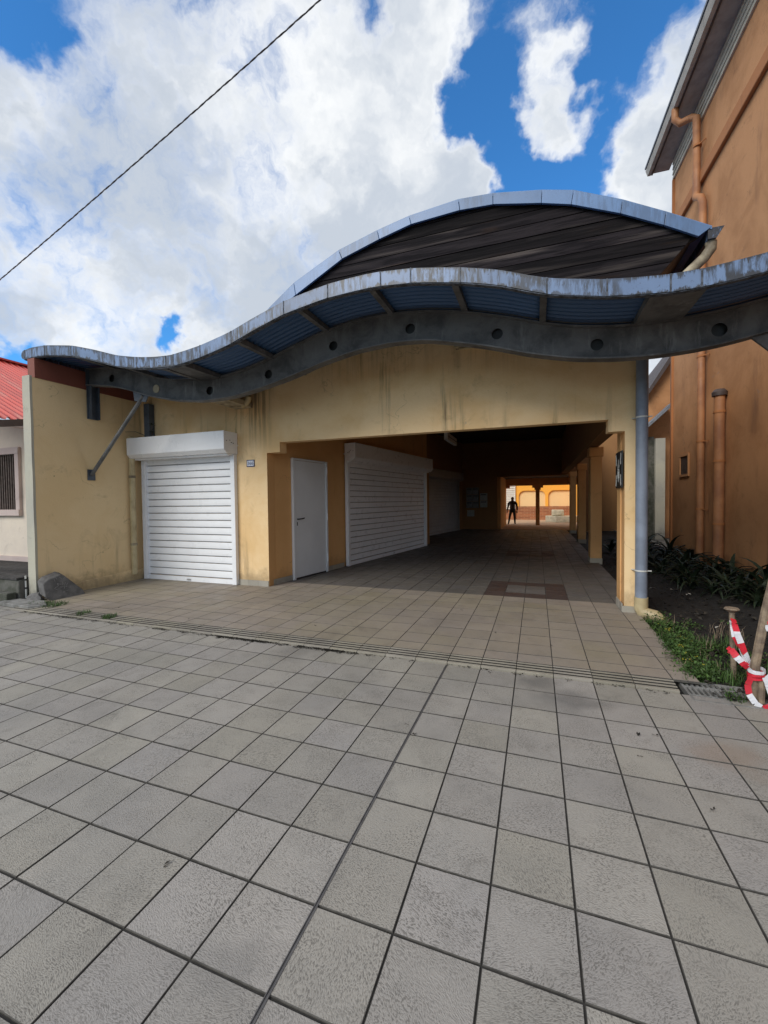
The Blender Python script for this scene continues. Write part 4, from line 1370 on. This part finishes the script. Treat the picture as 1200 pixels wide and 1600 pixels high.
wf_o = wf.build('window', 'pinkframe', L, bev=0.006)
MB().box(-11.19, -10.36, 5.84, 5.86, 1.50, 2.68).build('pane', 'window_dark', wf_o)
for k in range(11):
    x = -11.15 + k * 0.077
    MB().box(x, x + 0.028, 5.70, 5.73, 1.50, 2.68).build('bar', 'bar', wf_o)
for z in (1.75, 2.1, 2.45):
    MB().box(-11.19, -10.36, 5.735, 5.755, z, z + 0.025).build('crossbar', 'bar', wf_o)
tn = math.tan(math.radians(26))
rr_ = MB()
nyr = 0
ys_ = []
y = 3.4
while y < 13:
    for dy, dz in ((0, 0), (0.07, 0.0), (0.095, 0.05), (0.135, 0.05)):
        ys_.append((y + dy, dz))
    y += 0.16
for (yy, dz) in ys_:
    rr_.v += [(-9.52, yy, 3.235 + dz), (-14.85, yy, 3.25 + 5.3 * tn + dz)]
for k in range(len(ys_) - 1):
    rr_.face(2 * k, 2 * k + 1, 2 * k + 3, 2 * k + 2)
ro = rr_.build('roof', 'redroof', L)
sd = ro.modifiers.new('thickness', 'SOLIDIFY'); sd.thickness = 0.003
MB().bar((-14.85, 3.4, 3.30 + 5.3 * tn), (-14.85, 13, 3.30 + 5.3 * tn), 0.34, 0.05).build('ridge_cap', 'redroof', L)
MB().box(-9.62, -9.55, 4.35, 13, 3.12, 3.225).build('eave_board', 'pinkframe', L)
MB().bar((-9.40, 4.55, 3.05), (-9.12, 5.6, 3.25), 0.10, 0.12).build('gutter_end', 'dark_edge', L)
# porch
MB().box(-14, -8.0, 4.36, 5.7, -0.1, 0.36).build('porch_base', 'moss', L, bev=0.02)
for k in range(8):
    y = 4.34 + k * 0.165
    MB().box(-14, -8.01 + random.uniform(-.01, .01), y, y + 0.155, 0.362, 0.40 + random.uniform(-.004, .004)).build('deck_board', 'deck', L, bev=0.004)
MB().box(-8.62, -8.02, 4.20, 4.34, -0.1, 0.17).build('step', 'moss', L, bev=0.015)

# ------------------------------------------------------------------ courtyard behind the passage
cf = MB(); cf.box(-12, 12, 22.9, 40, -0.11, 0.03)
struct(cf.build('courtyard_floor', 'court_floor'))
CW = thing('courtyard_wall', 'sunlit orange courtyard wall with cream arched niches over a brick base', 'wall', (0, 34.2, 0))
MB().box(-12, 12, 34.16, 34.4, 0.0, 4.6).build('niche_back', 'cream', CW)
MB().box(-12, 12, 34.0, 34.155, 0.03, 1.05).build('brick_base', 'brick', CW)
pw = 2.13
for k in range(-5, 6):
    x = 0.725 + pw * k
    arc = [(x + 0.105, 2.26)]
    a0, a1 = x + 0.105, x + pw - 0.105
    pts = []
    for q in range(9):
        th = PI - (PI / 2) * q / 8
        pts.append((a0 + 0.42 + 0.42 * math.cos(th), 1.84 + 0.42 * math.sin(th)))
    for q in range(9):
        th = PI / 2 - (PI / 2) * q / 8
        pts.append((a1 - 0.42 + 0.42 * math.cos(th), 1.84 + 0.42 * math.sin(th)))
    MB().prism_y([(x - 0.105, 1.052), (x + 0.105, 1.052), (x + 0.105, 4.5), (x - 0.105, 4.5)], 34.0, 34.158).build('pier', 'court', CW)
    MB().prism_y(pts + [(a1, 4.5), (a0, 4.5)], 34.002, 34.156).build('arch_panel', 'court', CW)
lv = thing('louvre_panel', 'white slatted louvre panel in the courtyard behind the standing person', 'louvre', (-1.95, 33.9, 1.0))
for k in range(12):
    z = 0.85 + k * 0.16
    m = MB(); m.hexa([(-2.45, 33.85, z), (-1.58, 33.85, z), (-1.58, 33.93, z + 0.06), (-2.45, 33.93, z + 0.06)], [(-2.45, 33.85, z + 0.10), (-1.58, 33.85, z + 0.10), (-1.58, 33.95, z + 0.15), (-2.45, 33.95, z + 0.15)])
    m.build('slat', 'louvre', lv)
MB().box(-1.585, -1.54, 33.84, 33.99, 0.03, 2.85).build('frame', 'louvre', lv)
MB().box(-2.5, -2.455, 33.84, 33.99, 0.03, 2.85).build('frame', 'louvre', lv)
FN = thing('fountain', 'low pale stone basin with a stone block on top in the courtyard', 'fountain', (1.6, 31.2, 0))
poly = [(1.65 + 1.15 * math.cos(PI / 8 + q * PI / 4), 31.2 + 1.15 * math.sin(PI / 8 + q * PI / 4)) for q in range(8)]
MB().prism(list(poly), (0, 0, 0.03), (1, 0, 0), (0, 1, 0), (0, 0, 0.40)).build('basin', 'stone', FN, bev=0.03)
MB().box(0.98, 1.75, 30.7, 31.5, 0.44, 0.86).build('block', 'stone', FN, bev=0.06)
MB().box(1.3, 1.62, 30.66, 30.72, 0.52, 0.80).build('spout_stone', 'stone', FN, bev=0.03)

# ------------------------------------------------------------------ person at the end of the passage
def skin_body(name, nodes, edges, mat, parent, root=0, sub=2):
    me = bpy.data.meshes.new(name)
    off = world_off(parent)
    me.from_pydata([tuple(Vector(p[:3]) - off) for p in nodes], edges, [])
    o = bpy.data.objects.new(name, me)
    COL.objects.link(o)
    o.parent = parent
    md = o.modifiers.new('skin', 'SKIN')
    md.use_smooth_shade = True
    sv = me.skin_vertices[0].data if me.skin_vertices else None
    if sv is None:
        bm = bmesh.new(); bm.from_mesh(me); bm.verts.layers.skin.verify(); bm.to_mesh(me); bm.free()
        sv = me.skin_vertices[0].data
    for k, p in enumerate(nodes):
        sv[k].radius = (p[3], p[4] if len(p) > 4 else p[3])
        sv[k].use_root = (k == root)
    s2 = o.modifiers.new('sub', 'SUBSURF'); s2.levels = sub; s2.render_levels = sub
    me.materials.append(MAT[mat])
    return o


px, py, pz = -1.43, 27.6, 0.03
PR = thing('person', 'person in dark shirt and black trousers standing with legs apart', 'person', (px, py, pz))
N = [(0, 0, 0.92, .165, .12), (0, 0, 1.08, .155, .115), (0, .01, 1.25, .18, .12), (0.0, .01, 1.39, .15, .10), (0, .0, 1.47, .065, .065), (0.0, -.01, 1.53, .065, .065),
     (-.095, 0, 0.84, .105), (-.17, .02, 0.49, .078), (-.235, .05, 0.10, .055), (-.25, -.06, 0.05, .05), (-.26, -.14, 0.04, .04),
     (.095, 0, 0.84, .105), (.125, -.03, 0.49, .078), (.145, .03, 0.10, .055), (.16, -.08, 0.05, .05), (.165, -.16, 0.04, .04),
     (-.205, .01, 1.37, .075), (-.27, .0, 1.10, .056), (-.32, -.05, 0.88, .042), (.205, .01, 1.37, .075), (.285, .03, 1.10, .056), (.29, -.02, 0.86, .042)]
N = [(px + a[0], py + a[1], pz + a[2]) + tuple(a[3:]) for a in N]
EDG = [(0, 1), (1, 2), (2, 3), (3, 4), (4, 5), (0, 6), (6, 7), (7, 8), (8, 9), (9, 10), (0, 11), (11, 12), (12, 13), (13, 14), (14, 15), (3, 16), (16, 17), (17, 18), (3, 19), (19, 20), (20, 21)]
skin_body('body', N, EDG, 'trousers', PR)
hn = [(px, py - .005, pz + 1.51, .065, .07), (px, py - .015, pz + 1.565, .085, .095), (px, py - .005, pz + 1.63, .095, .11), (px, py + .005, pz + 1.70, .075, .09)]
skin_body('head', hn, [(0, 1), (1, 2), (2, 3)], 'skin', PR, 1)
m = MB(); m.tube([(px, py - .10, pz + 1.60), (px, py - .125, pz + 1.575), (px, py - .10, pz + 1.565)], [.008, .014, .008], 8); m.build('nose', 'skin', PR, smooth=True)
skin_body('hair', [(px, py + .02, pz + 1.64, .082, .09), (px, py + .01, pz + 1.70, .072, .085), (px, py + .01, pz + 1.73, .04, .05)], [(0, 1), (1, 2)], 'trousers', PR, 0)
skin_body('shirt', [(px, py, pz + 0.90, .185, .14), (px, py, pz + 1.10, .175, .13), (px, py + .01, pz + 1.26, .195, .135), (px, py + .01, pz + 1.40, .16, .11),
                    (px - .205, py + .01, pz + 1.375, .085), (px - .26, py + .005, pz + 1.18, .078), (px + .205, py + .01, pz + 1.375, .085), (px + .26, py + .02, pz + 1.18, .078)],
          [(0, 1), (1, 2), (2, 3), (3, 4), (4, 5), (3, 6), (6, 7)], 'shirt', PR)
for (hx, hy, hz_, sx) in ((-.325, -.055, .86, -1), (.275, -.025, .84, 1)):
    nd = [(px + hx, py + hy, pz + hz_ + .02, .026, .018), (px + hx, py + hy, pz + hz_ - .03, .034, .018), (px + hx, py + hy, pz + hz_ - .07, .034, .016)]
    ed = [(0, 1), (1, 2)]
    for q, ln in enumerate((.06, .075, .07, .055)):
        i = len(nd)
        nd += [(px + hx + (q - 1.5) * .018, py + hy, pz + hz_ - .085, .009), (px + hx + (q - 1.5) * .019, py + hy - .012, pz + hz_ - .085 - ln * .6, .008), (px + hx + (q - 1.5) * .019, py + hy - .03, pz + hz_ - .085 - ln, .007)]
        ed += [(2, i), (i, i + 1), (i + 1, i + 2)]
    i = len(nd)
    nd += [(px + hx - sx * .038, py + hy - .012, pz + hz_ - .05, .010), (px + hx - sx * .046, py + hy - .025, pz + hz_ - .085, .008)]
    ed += [(1, i), (i, i + 1)]
    skin_body('hand', nd, ed, 'skin', PR, 1, 1)

# ------------------------------------------------------------------ small things on the ground
# leaning broken block of concrete and the rubble beside it
cb = MB()
face = [(4.50, 0.0), (5.04, 0.02), (5.02, 0.10), (4.80, 0.40), (4.74, 0.43), (4.52, 0.37), (4.44, 0.31), (4.42, 0.10)]
n_ = len(face)
def lean(yy, zz, t):
    return (-7.40 - zz * 0.42 - t, yy, 0.01 + zz * 0.93 + t * 0.35)
cb.v = [lean(a, b_, 0) for a, b_ in face] + [lean(a, b_, 0.15) for a, b_ in face]
cb.face(*range(n_)); cb.face(*[n_ + k for k in reversed(range(n_))])
for k in range(n_):
    k2 = (k + 1) % n_
    cb.face(k2, k, n_ + k, n_ + k2)
cbo = thing('concrete_block', 'broken grey concrete block leaning on the yellow side wall', 'block', (-7.45, 4.7, 0))
cb.build('block', 'concrete', cbo, bev=0.015)
mk = MB()
rk = random.Random(5)
for k in range(26):
    yy, zz = rk.gauss(4.70, 0.06), rk.gauss(0.24, 0.05)
    a, l_ = rk.uniform(0, 3.1), rk.uniform(0.02, 0.06)
    p = Vector(lean(yy, zz, -0.003)); q = Vector(lean(yy + math.cos(a) * l_, zz + math.sin(a) * l_, -0.003))
    mk.bar(p, q, 0.008, 0.0015, up=(0.93, 0, 0.42))
mk.build('chalk_mark', 'chalk', cbo)['kind'] = 'stuff'


def rock(name, c, sx, sy, sz, mat, seed, parent=None):
    bm = bmesh.new()
    bmesh.ops.create_icosphere(bm, subdivisions=2, radius=1)
    rg = random.Random(seed)
    ph = [rg.uniform(0, 6) for _ in range(6)]
    for v in bm.verts:
        k = 1 + 0.16 * math.sin(v.co.x * 3 + ph[0]) * math.sin(v.co.y * 4 + ph[1]) + 0.1 * math.sin(v.co.z * 6 + ph[2]) + rg.uniform(-.05, .05)
        v.co = Vector((v.co.x * sx * k, v.co.y * sy * k, max(-0.3, v.co.z) * sz * k))
    me = bpy.data.meshes.new(name)
    bm.to_mesh(me); bm.free()
    me.materials.append(MAT[mat])
    return place(me, name, parent, c)


tag(rock('rubble_lump', (-7.70, 4.42, 0.03), 0.16, 0.09, 0.14, 'concrete', 8), 'rough lump of cement rubble between side wall end and leaning block', 'rubble')
fs = MB(); fs.prism([(-8.05, 4.10), (-7.25, 4.06), (-7.08, 4.22), (-7.42, 4.40), (-7.98, 4.37), (-8.10, 4.22)], (0, 0, 0.002), (1, 0, 0), (0, 1, 0), (0, 0, 0.06))
tag(fs.build('loose_slab', 'slab', None, bev=0.01), 'flat loose concrete slab lying before the house steps', 'slab')
wr = thing('marker_rod', 'thin white rod standing by the end of the side wall', 'rod', (-8.0, 4.46, 0))
MB().tube([(-7.985, 4.455, 0.05), (-7.985, 4.455, 0.42)], 0.013, 10).build('rod', 'cap', wr, smooth=True)
for z in (0.2, 0.34):
    MB().tube([(-7.985, 4.455, z), (-7.985, 4.455, z + 0.03)], 0.0145, 10).build('dark_ring', 'black', wr)

# drain grate by the bed
GR = thing('drain_grate', 'rusty slotted drain grate at the edge of the planted bed', 'grate', (1.4, 4.1, -0.03))
MB().box(1.06, 1.72, 3.89, 4.30, -0.10, -0.045).build('pit', 'pit', GR)
fr = MB()
fr.box(1.16, 1.70, 3.89, 3.91, -0.045, 0.002); fr.box(1.16, 1.70, 4.265, 4.285, -0.045, 0.002)
fr.box(1.16, 1.18, 3.91, 4.265, -0.045, 0.002); fr.box(1.68, 1.70, 3.91, 4.265, -0.045, 0.002)
fr.box(1.42, 1.44, 3.91, 4.265, -0.045, 0.0)
fr.build('frame', 'grate', GR)
gb = MB().box(-0.0085, 0.0085, -0.178, 0.178, -0.03, 0.0).mesh('grate_bar')
gb.materials.append(MAT['grate'])
for k in range(13):
    x = 1.205 + k * 0.0385
    if 1.405 < x < 1.455:
        continue
    place(gb, 'grate_bar', GR, (x, 4.088, 0.0))
for y in (4.0, 4.17):
    MB().box(1.18, 1.68, y, y + 0.012, -0.02, 0.001).build('cross_bar', 'grate', GR)

# stakes and barrier tape
S1 = thing('wooden_stake', 'short grey stake with a splayed hammered top in the bed', 'stake', (1.66, 4.56, -0.04))
MB().tube([(1.665, 4.56, -0.06), (1.645, 4.55, 0.35), (1.635, 4.54, 0.585)], [0.021, 0.022, 0.021], 8).build('shaft', 'stake', S1, smooth=True)
MB().tube([(1.635, 4.54, 0.575), (1.634, 4.54, 0.60), (1.634, 4.54, 0.612)], [0.026, 0.058, 0.05], 9).build('splayed_top', 'stake', S1)
S2 = thing('wooden_stake', 'tall leaning grey stake wrapped in barrier tape beside the drain grate', 'stake', (1.58, 4.0, -0.04))
MB().tube([(1.575, 4.02, -0.06), (1.60, 4.015, 0.30), (1.655, 4.01, 0.70), (1.73, 4.0, 1.15)], [0.033, 0.031, 0.030, 0.028], 8).build('shaft', 'stake', S2, smooth=True)
MB().tube([(1.625, 3.985, -0.06), (1.628, 3.985, 0.23)], [0.022, 0.024], 7).build('offcut', 'stake', S2, smooth=True)

TP = thing('barrier_tape', 'red and white barrier tape knotted between the two stakes', 'tape', (1.6, 4.1, 0.2))


def tape(pts, w, twist=0.0, per=0.115, start=0, tilt=(0.25, -1, 0.2)):
    """a strip of tape along pts in alternating red and white pieces"""
    pts = [Vector(p) for p in pts]
    dense = []
    for a, b_ in zip(pts[:-1], pts[1:]):
        k = max(2, int((b_ - a).length / 0.02))
        for q in range(k):
            dense.append(a.lerp(b_, q / k))
    dense.append(pts[-1])
    L_ = 0
    cur, runs = None, []
    for i in range(len(dense) - 1):
        a, b_ = dense[i], dense[i + 1]
        d = (b_ - a).normalized()
        nrm = Vector(tilt).normalized()
        nrm = Matrix.Rotation(twist * L_ * 8, 3, d) @ nrm
        s_ = d.cross(nrm).normalized() * w / 2
        k = (int(L_ / per) + start) % 2
        if k != cur:
            runs.append((k, MB()))
            cur = k
        e = nrm * 0.0012
        wob = 0.004 * math.sin(L_ * 60)
        runs[-1][1].hexa([a - s_ - e, b_ - s_ - e, b_ + s_ - e + nrm * wob, a + s_ - e + nrm * wob], [a - s_ + e, b_ - s_ + e, b_ + s_ + e + nrm * wob, a + s_ + e + nrm * wob])
        L_ += (b_ - a).length
    for k, mm in runs:
        mm.build('white_piece' if k else 'red_piece', 'tape_w' if k else 'tape_r', TP)


tape([(1.636, 4.515, 0.52), (1.625, 4.40, 0.42), (1.60, 4.2, 0.33), (1.585, 3.99, 0.24)], 0.045, 0.5, 0.13, 0)
tape([(1.62, 4.515, 0.50), (1.60, 4.4, 0.39), (1.585, 4.2, 0.30), (1.575, 3.985, 0.22)], 0.026, 1.0, 0.15, 1)
tape([(1.455, 4.05, 0.385), (1.485, 4.03, 0.335), (1.525, 4.0, 0.285), (1.58, 3.975, 0.235)], 0.05, 1.2, 0.05, 0)
tape([(1.46, 4.06, 0.395), (1.44, 4.06, 0.37), (1.47, 4.05, 0.36)], 0.035, 2.0, 0.2, 0)
for k, (z, w_, st) in enumerate(((0.255, 0.03, 1), (0.225, 0.03, 0), (0.20, 0.028, 0))):
    ring = []
    for q in range(14):
        th = 2 * PI * q / 13
        ring.append((1.60 + 0.056 * math.cos(th), 4.0 + 0.05 * math.sin(th), z + 0.008 * math.sin(th + k)))
    m = MB()
    for a, b_ in zip(ring[:-1], ring[1:]):
        m.hexa([(a[0], a[1], a[2] - w_ / 2), (b_[0], b_[1], b_[2] - w_ / 2), (b_[0] * .98 + .032, b_[1] * .98 + .08, b_[2] - w_ / 2), (a[0] * .98 + .032, a[1] * .98 + .08, a[2] - w_ / 2)],
               [(a[0], a[1], a[2] + w_ / 2), (b_[0], b_[1], b_[2] + w_ / 2), (b_[0] * .98 + .032, b_[1] * .98 + .08, b_[2] + w_ / 2), (a[0] * .98 + .032, a[1] * .98 + .08, a[2] + w_ / 2)])
    m.build('tape_wrap', 'tape_w' if st else 'tape_r', TP)
tape([(1.555, 3.965, 0.21), (1.53, 3.955, 0.15), (1.535, 3.945, 0.08), (1.57, 3.93, 0.02), (1.60, 3.92, 0.003)], 0.042, 0.3, 0.12, 0)
tape([(1.64, 3.96, 0.22), (1.67, 3.95, 0.13), (1.69, 3.94, 0.05), (1.66, 3.92, 0.006), (1.61, 3.905, 0.004)], 0.05, 0.5, 0.16, 1)
tape([(1.65, 3.97, 0.23), (1.72, 3.97, 0.15), (1.80, 3.96, 0.06)], 0.05, 0.4, 0.12, 1)
tape([(1.645, 3.985, 0.59), (1.68, 3.97, 0.605), (1.72, 3.985, 0.62)], 0.045, 0.3, 0.045, 1)
tape([(1.66, 3.985, 0.625), (1.70, 3.97, 0.64), (1.76, 4.0, 0.69)], 0.04, 0.6, 0.06, 0)

# ------------------------------------------------------------------ vegetation
rv = random.Random(11)


def leaf_patch(m, c, n, rad, hgt, size, flat=0.5):
    for _ in range(n):
        a, q = rv.uniform(0, 2 * PI), math.sqrt(rv.random()) * rad
        x, y = c[0] + q * math.cos(a), c[1] + q * math.sin(a)
        z = c[2] + hgt * rv.random() ** 1.3 * (1 - 0.7 * (q / rad) ** 2)
        s_ = size * rv.uniform(0.5, 1.3)
        th = rv.uniform(0, 2 * PI)
        el = rv.uniform(-0.3, 1.1) * flat + 0.2
        d = Vector((math.cos(th) * math.cos(el), math.sin(th) * math.cos(el), math.sin(el)))
        sd_ = Vector((-math.sin(th), math.cos(th), rv.uniform(-.4, .4))).normalized()
        p = Vector((x, y, z))
        up_ = d.cross(sd_) * s_ * 0.12
        i = len(m.v)
        m.v += [tuple(p), tuple(p + d * s_ * .45 + sd_ * s_ * .28 + up_), tuple(p + d * s_), tuple(p + d * s_ * .45 - sd_ * s_ * .28 + up_)]
        m.face(i, i + 1, i + 2)
        m.face(i, i + 2, i + 3)


def blade_patch(m, c, n, rad, hgt, w):
    for _ in range(n):
        a, q = rv.uniform(0, 2 * PI), math.sqrt(rv.random()) * rad
        p = Vector((c[0] + q * math.cos(a), c[1] + q * math.sin(a), c[2]))
        th = rv.uniform(0, 2 * PI)
        h = hgt * rv.uniform(0.5, 1.2)
        out = Vector((math.cos(th), math.sin(th), 0)) * h * rv.uniform(.2, .8)
        sd_ = Vector((-math.sin(th), math.cos(th), 0)) * w
        i = len(m.v)
        m.v += [tuple(p - sd_), tuple(p + sd_), tuple(p + out * .4 + Vector((0, 0, h * .6)) + sd_ * .7), tuple(p + out * .4 + Vector((0, 0, h * .6)) - sd_ * .7), tuple(p + out + Vector((0, 0, h * .85)))]
        m.face(i, i + 1, i + 2, i + 3)
        m.face(i + 3, i + 2, i + 4)


def stuff(o, label, cat):
    o['kind'] = 'stuff'
    return tag(o, label, cat)


wd_ = MB()
for k in range(90):
    y = rv.uniform(4.33, 6.35)
    xe_ = lerp(1.22, 1.37, (y - 4.3) / 2.05)
    x = xe_ + abs(rv.gauss(0, 0.17))
    leaf_patch(wd_, (x, y, -0.03), 55, 0.11, 0.17 if x < xe_ + 0.25 else 0.10, 0.036)
for k in range(55):
    leaf_patch(wd_, (rv.uniform(1.3, 2.3), rv.uniform(4.3, 5.4), -0.03), 30, 0.12, 0.07, 0.03)
for k in range(26):
    blade_patch(wd_, (rv.uniform(1.2, 2.0), rv.uniform(4.25, 5.6), -0.03), 26, 0.10, 0.16, 0.0035)
for k in range(14):
    leaf_patch(wd_, (rv.uniform(1.75, 2.4), rv.uniform(4.0, 4.6), -0.03), 60, 0.12, 0.16, 0.032)
leaf_patch(wd_, (1.45, 4.02, -0.02), 60, 0.05, 0.10, 0.028)
blade_patch(wd_, (1.47, 4.0, -0.02), 30, 0.07, 0.10, 0.003)
leaf_patch(wd_, (1.615, 4.53, 0.47), 26, 0.07, 0.05, 0.03)
stuff(wd_.build('weeds', 'leaf'), 'green weeds spilling over the tile edge beside the passage', 'weeds')
ds = MB()
for k in range(40):
    blade_patch(ds, (rv.uniform(1.3, 2.4), rv.uniform(4.2, 6.3), -0.03), 5, 0.10, 0.17, 0.0028)
stuff(ds.build('dry_stalks', 'stake'), 'thin dry brown stalks standing among the weeds', 'stalks')
fl = MB()
for k in range(22):
    y = rv.uniform(4.5, 6.1)
    x = lerp(1.26, 1.40, (y - 4.3) / 2.05) + abs(rv.gauss(0.02, 0.11))
    leaf_patch(fl, (x, y, 0.08), 4, 0.014, 0.03, 0.014, 0.3)
stuff(fl.build('wild_flowers', 'leaf_y'), 'tiny yellow flowers among the green weeds', 'flowers')
for (c, nbl, lab) in (((-5.57, 4.10, 0.01), 150, 'small grass tuft in the nosing joint before the white shutter'),
                      ((-6.12, 4.12, 0.01), 70, 'tiny grass tuft in the joint left of the larger tuft'),
                      ((-7.05, 4.32, 0.01), 320, 'low green grass growing at the foot of the leaning block'),
                      ((-7.35, 4.30, 0.01), 260, 'dark grass between the loose slab and the rubble lump')):
    m = MB()
    blade_patch(m, c, nbl, 0.09 if nbl < 200 else 0.17, 0.075, 0.004)
    leaf_patch(m, c, nbl, 0.09 if nbl < 200 else 0.17, 0.04, 0.02)
    tag(m.build('grass_tuft', 'leaf', None, origin=c), lab, 'grass')
mo = MB()
for k in range(420):
    x = rv.choice((rv.uniform(-7.2, -5.2), rv.uniform(-5.2, 1.0), rv.uniform(-4.6, -2.0), rv.gauss(-3.2, 0.25), rv.gauss(-2.1, 0.15)))
    leaf_patch(mo, (x, 3.985 + rv.gauss(0, 0.016), 0.0), 12, 0.04, 0.008, 0.017, 0.1)
for k in range(60):
    leaf_patch(mo, (rv.uniform(-7.3, -5.2), 4.19 + rv.gauss(0, 0.02), 0.02), 10, 0.04, 0.012, 0.016, 0.1)
stuff(mo.build('joint_moss', 'litter'), 'dark moss and dirt along the nosing joint', 'moss')
sp = thing('wall_sapling', 'little sapling sprouting from the wall corner above the white shutter', 'plant', (-7.3, 6.4, 2.9))
for pts in ([(-7.35, 6.40, 2.93), (-7.26, 6.34, 2.99), (-7.19, 6.30, 3.0)], [(-7.26, 6.34, 2.99), (-7.20, 6.28, 3.10), (-7.17, 6.27, 3.18)],
            [(-7.50, 6.40, 2.98), (-7.60, 6.25, 3.05), (-7.70, 6.1, 3.03)], [(-7.52, 6.40, 2.92), (-7.62, 6.3, 2.93), (-7.74, 6.2, 2.86)]):
    MB().tube(pts, [0.007, 0.006, 0.004], 6).build('stem', 'bar', sp)
m = MB()
for c in ((-7.17, 6.27, 3.14), (-7.17, 6.28, 3.0)):
    leaf_patch(m, c, 16, 0.035, 0.07, 0.06)
m.build('foliage', 'leaf_d', sp)

# strap-leaved plants in the dark bed
def strap_mesh(k):
    rg = random.Random(100 + k)
    L_, w, rise, droop = rg.uniform(0.40, 0.70), rg.uniform(0.026, 0.05), rg.uniform(0.6, 1.35), rg.uniform(0.7, 1.5)
    m = MB()
    ns = 6
    p = Vector((0.02, 0, 0)); el = rise
    rows = []
    for q in range(ns + 1):
        t = q / ns
        ww = w * (0.65 + 1.1 * t if t < 0.3 else 1.0) * (1 - max(0, t - .3) / .7) ** 0.8 + 0.002
        rows.append((Vector(p), ww))
        p = p + Vector((math.cos(el), 0, math.sin(el))) * L_ / ns
        el -= droop * 1.9 / ns
    for (pp, ww) in rows:
        m.v += [(pp.x, -ww, pp.z + ww * .5), (pp.x, 0, pp.z), (pp.x, ww, pp.z + ww * .5)]
    for q in range(ns):
        for c in (0, 1):
            i = q * 3 + c
            m.face(i, i + 3, i + 4, i + 1)
    me = m.mesh('leaf')
    me.materials.append(MAT['leaf_d'])
    return me


LM = [strap_mesh(k) for k in range(6)]
spots = [(3.35, 8.2, 1.1), (3.05, 8.75, 1.0), (3.45, 9.0, 1.2), (2.75, 8.35, .85), (3.2, 9.7, 1.15), (3.5, 7.5, 1.1), (2.5, 9.2, .8), (3.45, 10.3, 1.0), (2.95, 10.6, .9), (3.3, 11.4, 1.0),
         (2.6, 11.6, 1.0), (3.1, 12.4, 1.1), (2.3, 12.6, 1.0), (2.8, 13.4, 1.2), (3.4, 13.3, 1.2), (2.1, 14.2, 1.1), (2.6, 15.0, 1.3), (3.2, 14.9, 1.3), (3.4, 6.7, 1.0), (2.0, 10.8, .8), (3.0, 7.5, .8),
         (3.6, 8.6, 1.2), (3.0, 8.1, .9), (3.3, 9.35, 1.1), (2.6, 8.8, .9), (2.75, 9.8, 1.0), (3.55, 9.9, 1.2), (3.1, 11.0, 1.1), (2.5, 10.3, .9), (3.5, 12.0, 1.1), (2.7, 12.5, 1.1), (2.3, 11.2, .9), (3.6, 7.0, 1.0), (3.2, 7.9, .9), (2.9, 14.2, 1.2)]
for k, (x, y, s_) in enumerate(spots):
    pl = thing('strap_plant', 'dark strap-leaved plant in the shaded bed along the orange house', 'plant', (x, y, -0.02), 'strap-leaved plants in the shaded bed')
    nl = rv.randrange(15, 24)
    for q in range(nl):
        o = bpy.data.objects.new('leaf', LM[rv.randrange(6)])
        COL.objects.link(o)
        o.parent = pl
        o.rotation_euler = (0, rv.uniform(-0.5, 0.25), q * 2.4 + rv.uniform(-.3, .3))
        e = s_ * rv.uniform(0.75, 1.15)
        o.scale = (e, e, e)
lt = MB()
for k in range(2600):
    x, y = rv.uniform(1.35, 3.6), 3.95 + 11 * rv.random() ** 1.6
    leaf_patch(lt, (x, y, 0.0), 1, 0.02, 0.01, rv.uniform(0.03, 0.08), 0.15)
stuff(lt.build('leaf_litter', 'litter'), 'dead brown leaves scattered over the dark soil', 'leaves')
for k in range(16):
    x, y = rv.uniform(1.6, 3.0), rv.uniform(4.6, 10.5)
    m = MB()
    leaf_patch(m, (0, 0, 0), 1, 0.01, 0.0, rv.uniform(0.05, 0.09), 0.1)
    i = len(m.v)
    o = m.build('paper_scrap', 'paper', None)
    o.location = (x, y, 0.025)
    tag(o, 'small pale scrap lying on the dark soil of the bed', 'scrap', 'pale scraps on the soil')

# leaf bits on the paving
for (x, y) in ((-0.87, 2.81), (-0.78, 2.70), (0.64, 3.17), (0.75, 3.22), (0.59, 2.93), (0.85, 2.54), (-1.54, 1.35), (-3.06, 3.83), (-0.41, 3.91), (-2.6, 4.6), (-1.0, 5.9), (-4.4, 4.35), (-5.9, 4.5), (-0.45, 5.0), (0.15, 4.75)):
    m = MB()
    leaf_patch(m, (0, 0, 0), 2, 0.008, 0.004, 0.026, 0.3)
    o = m.build('leaf_bit', 'litter', None)
    o.location = (x, y, (FLOOR if y > 4.2 else 0) + 0.004)
    tag(o, 'tiny dark dry leaf lying on the paving tiles', 'leaf', 'dry leaves on the paving')

# ------------------------------------------------------------------ overhead cable
CB = thing('overhead_cable', 'twisted dark electric cable crossing high above the pavement', 'cable', (-6, 5, 6.5))
A_, B_ = Vector((-9.41, 5, 5.809)), Vector((-2.631, 5, 8.104))
dd_ = (B_ - A_)
for ph, mt in ((0, 'wire'), (PI, 'wire2'), (PI * .5, 'wire')):
    pts = []
    for k in range(900):
        t = -1.2 + 3.6 * k / 899
        p = A_ + dd_ * t
        p.z += 0.105 * ((t - 0.5) ** 2 - 0.25)
        th = ph + t * dd_.length * 2 * PI / 0.32
        pts.append(p + Vector((0.0, math.cos(th), math.sin(th))) * 0.0055)
    MB().tube(pts, 0.0055, 5).build('strand', mt, CB, smooth=True)
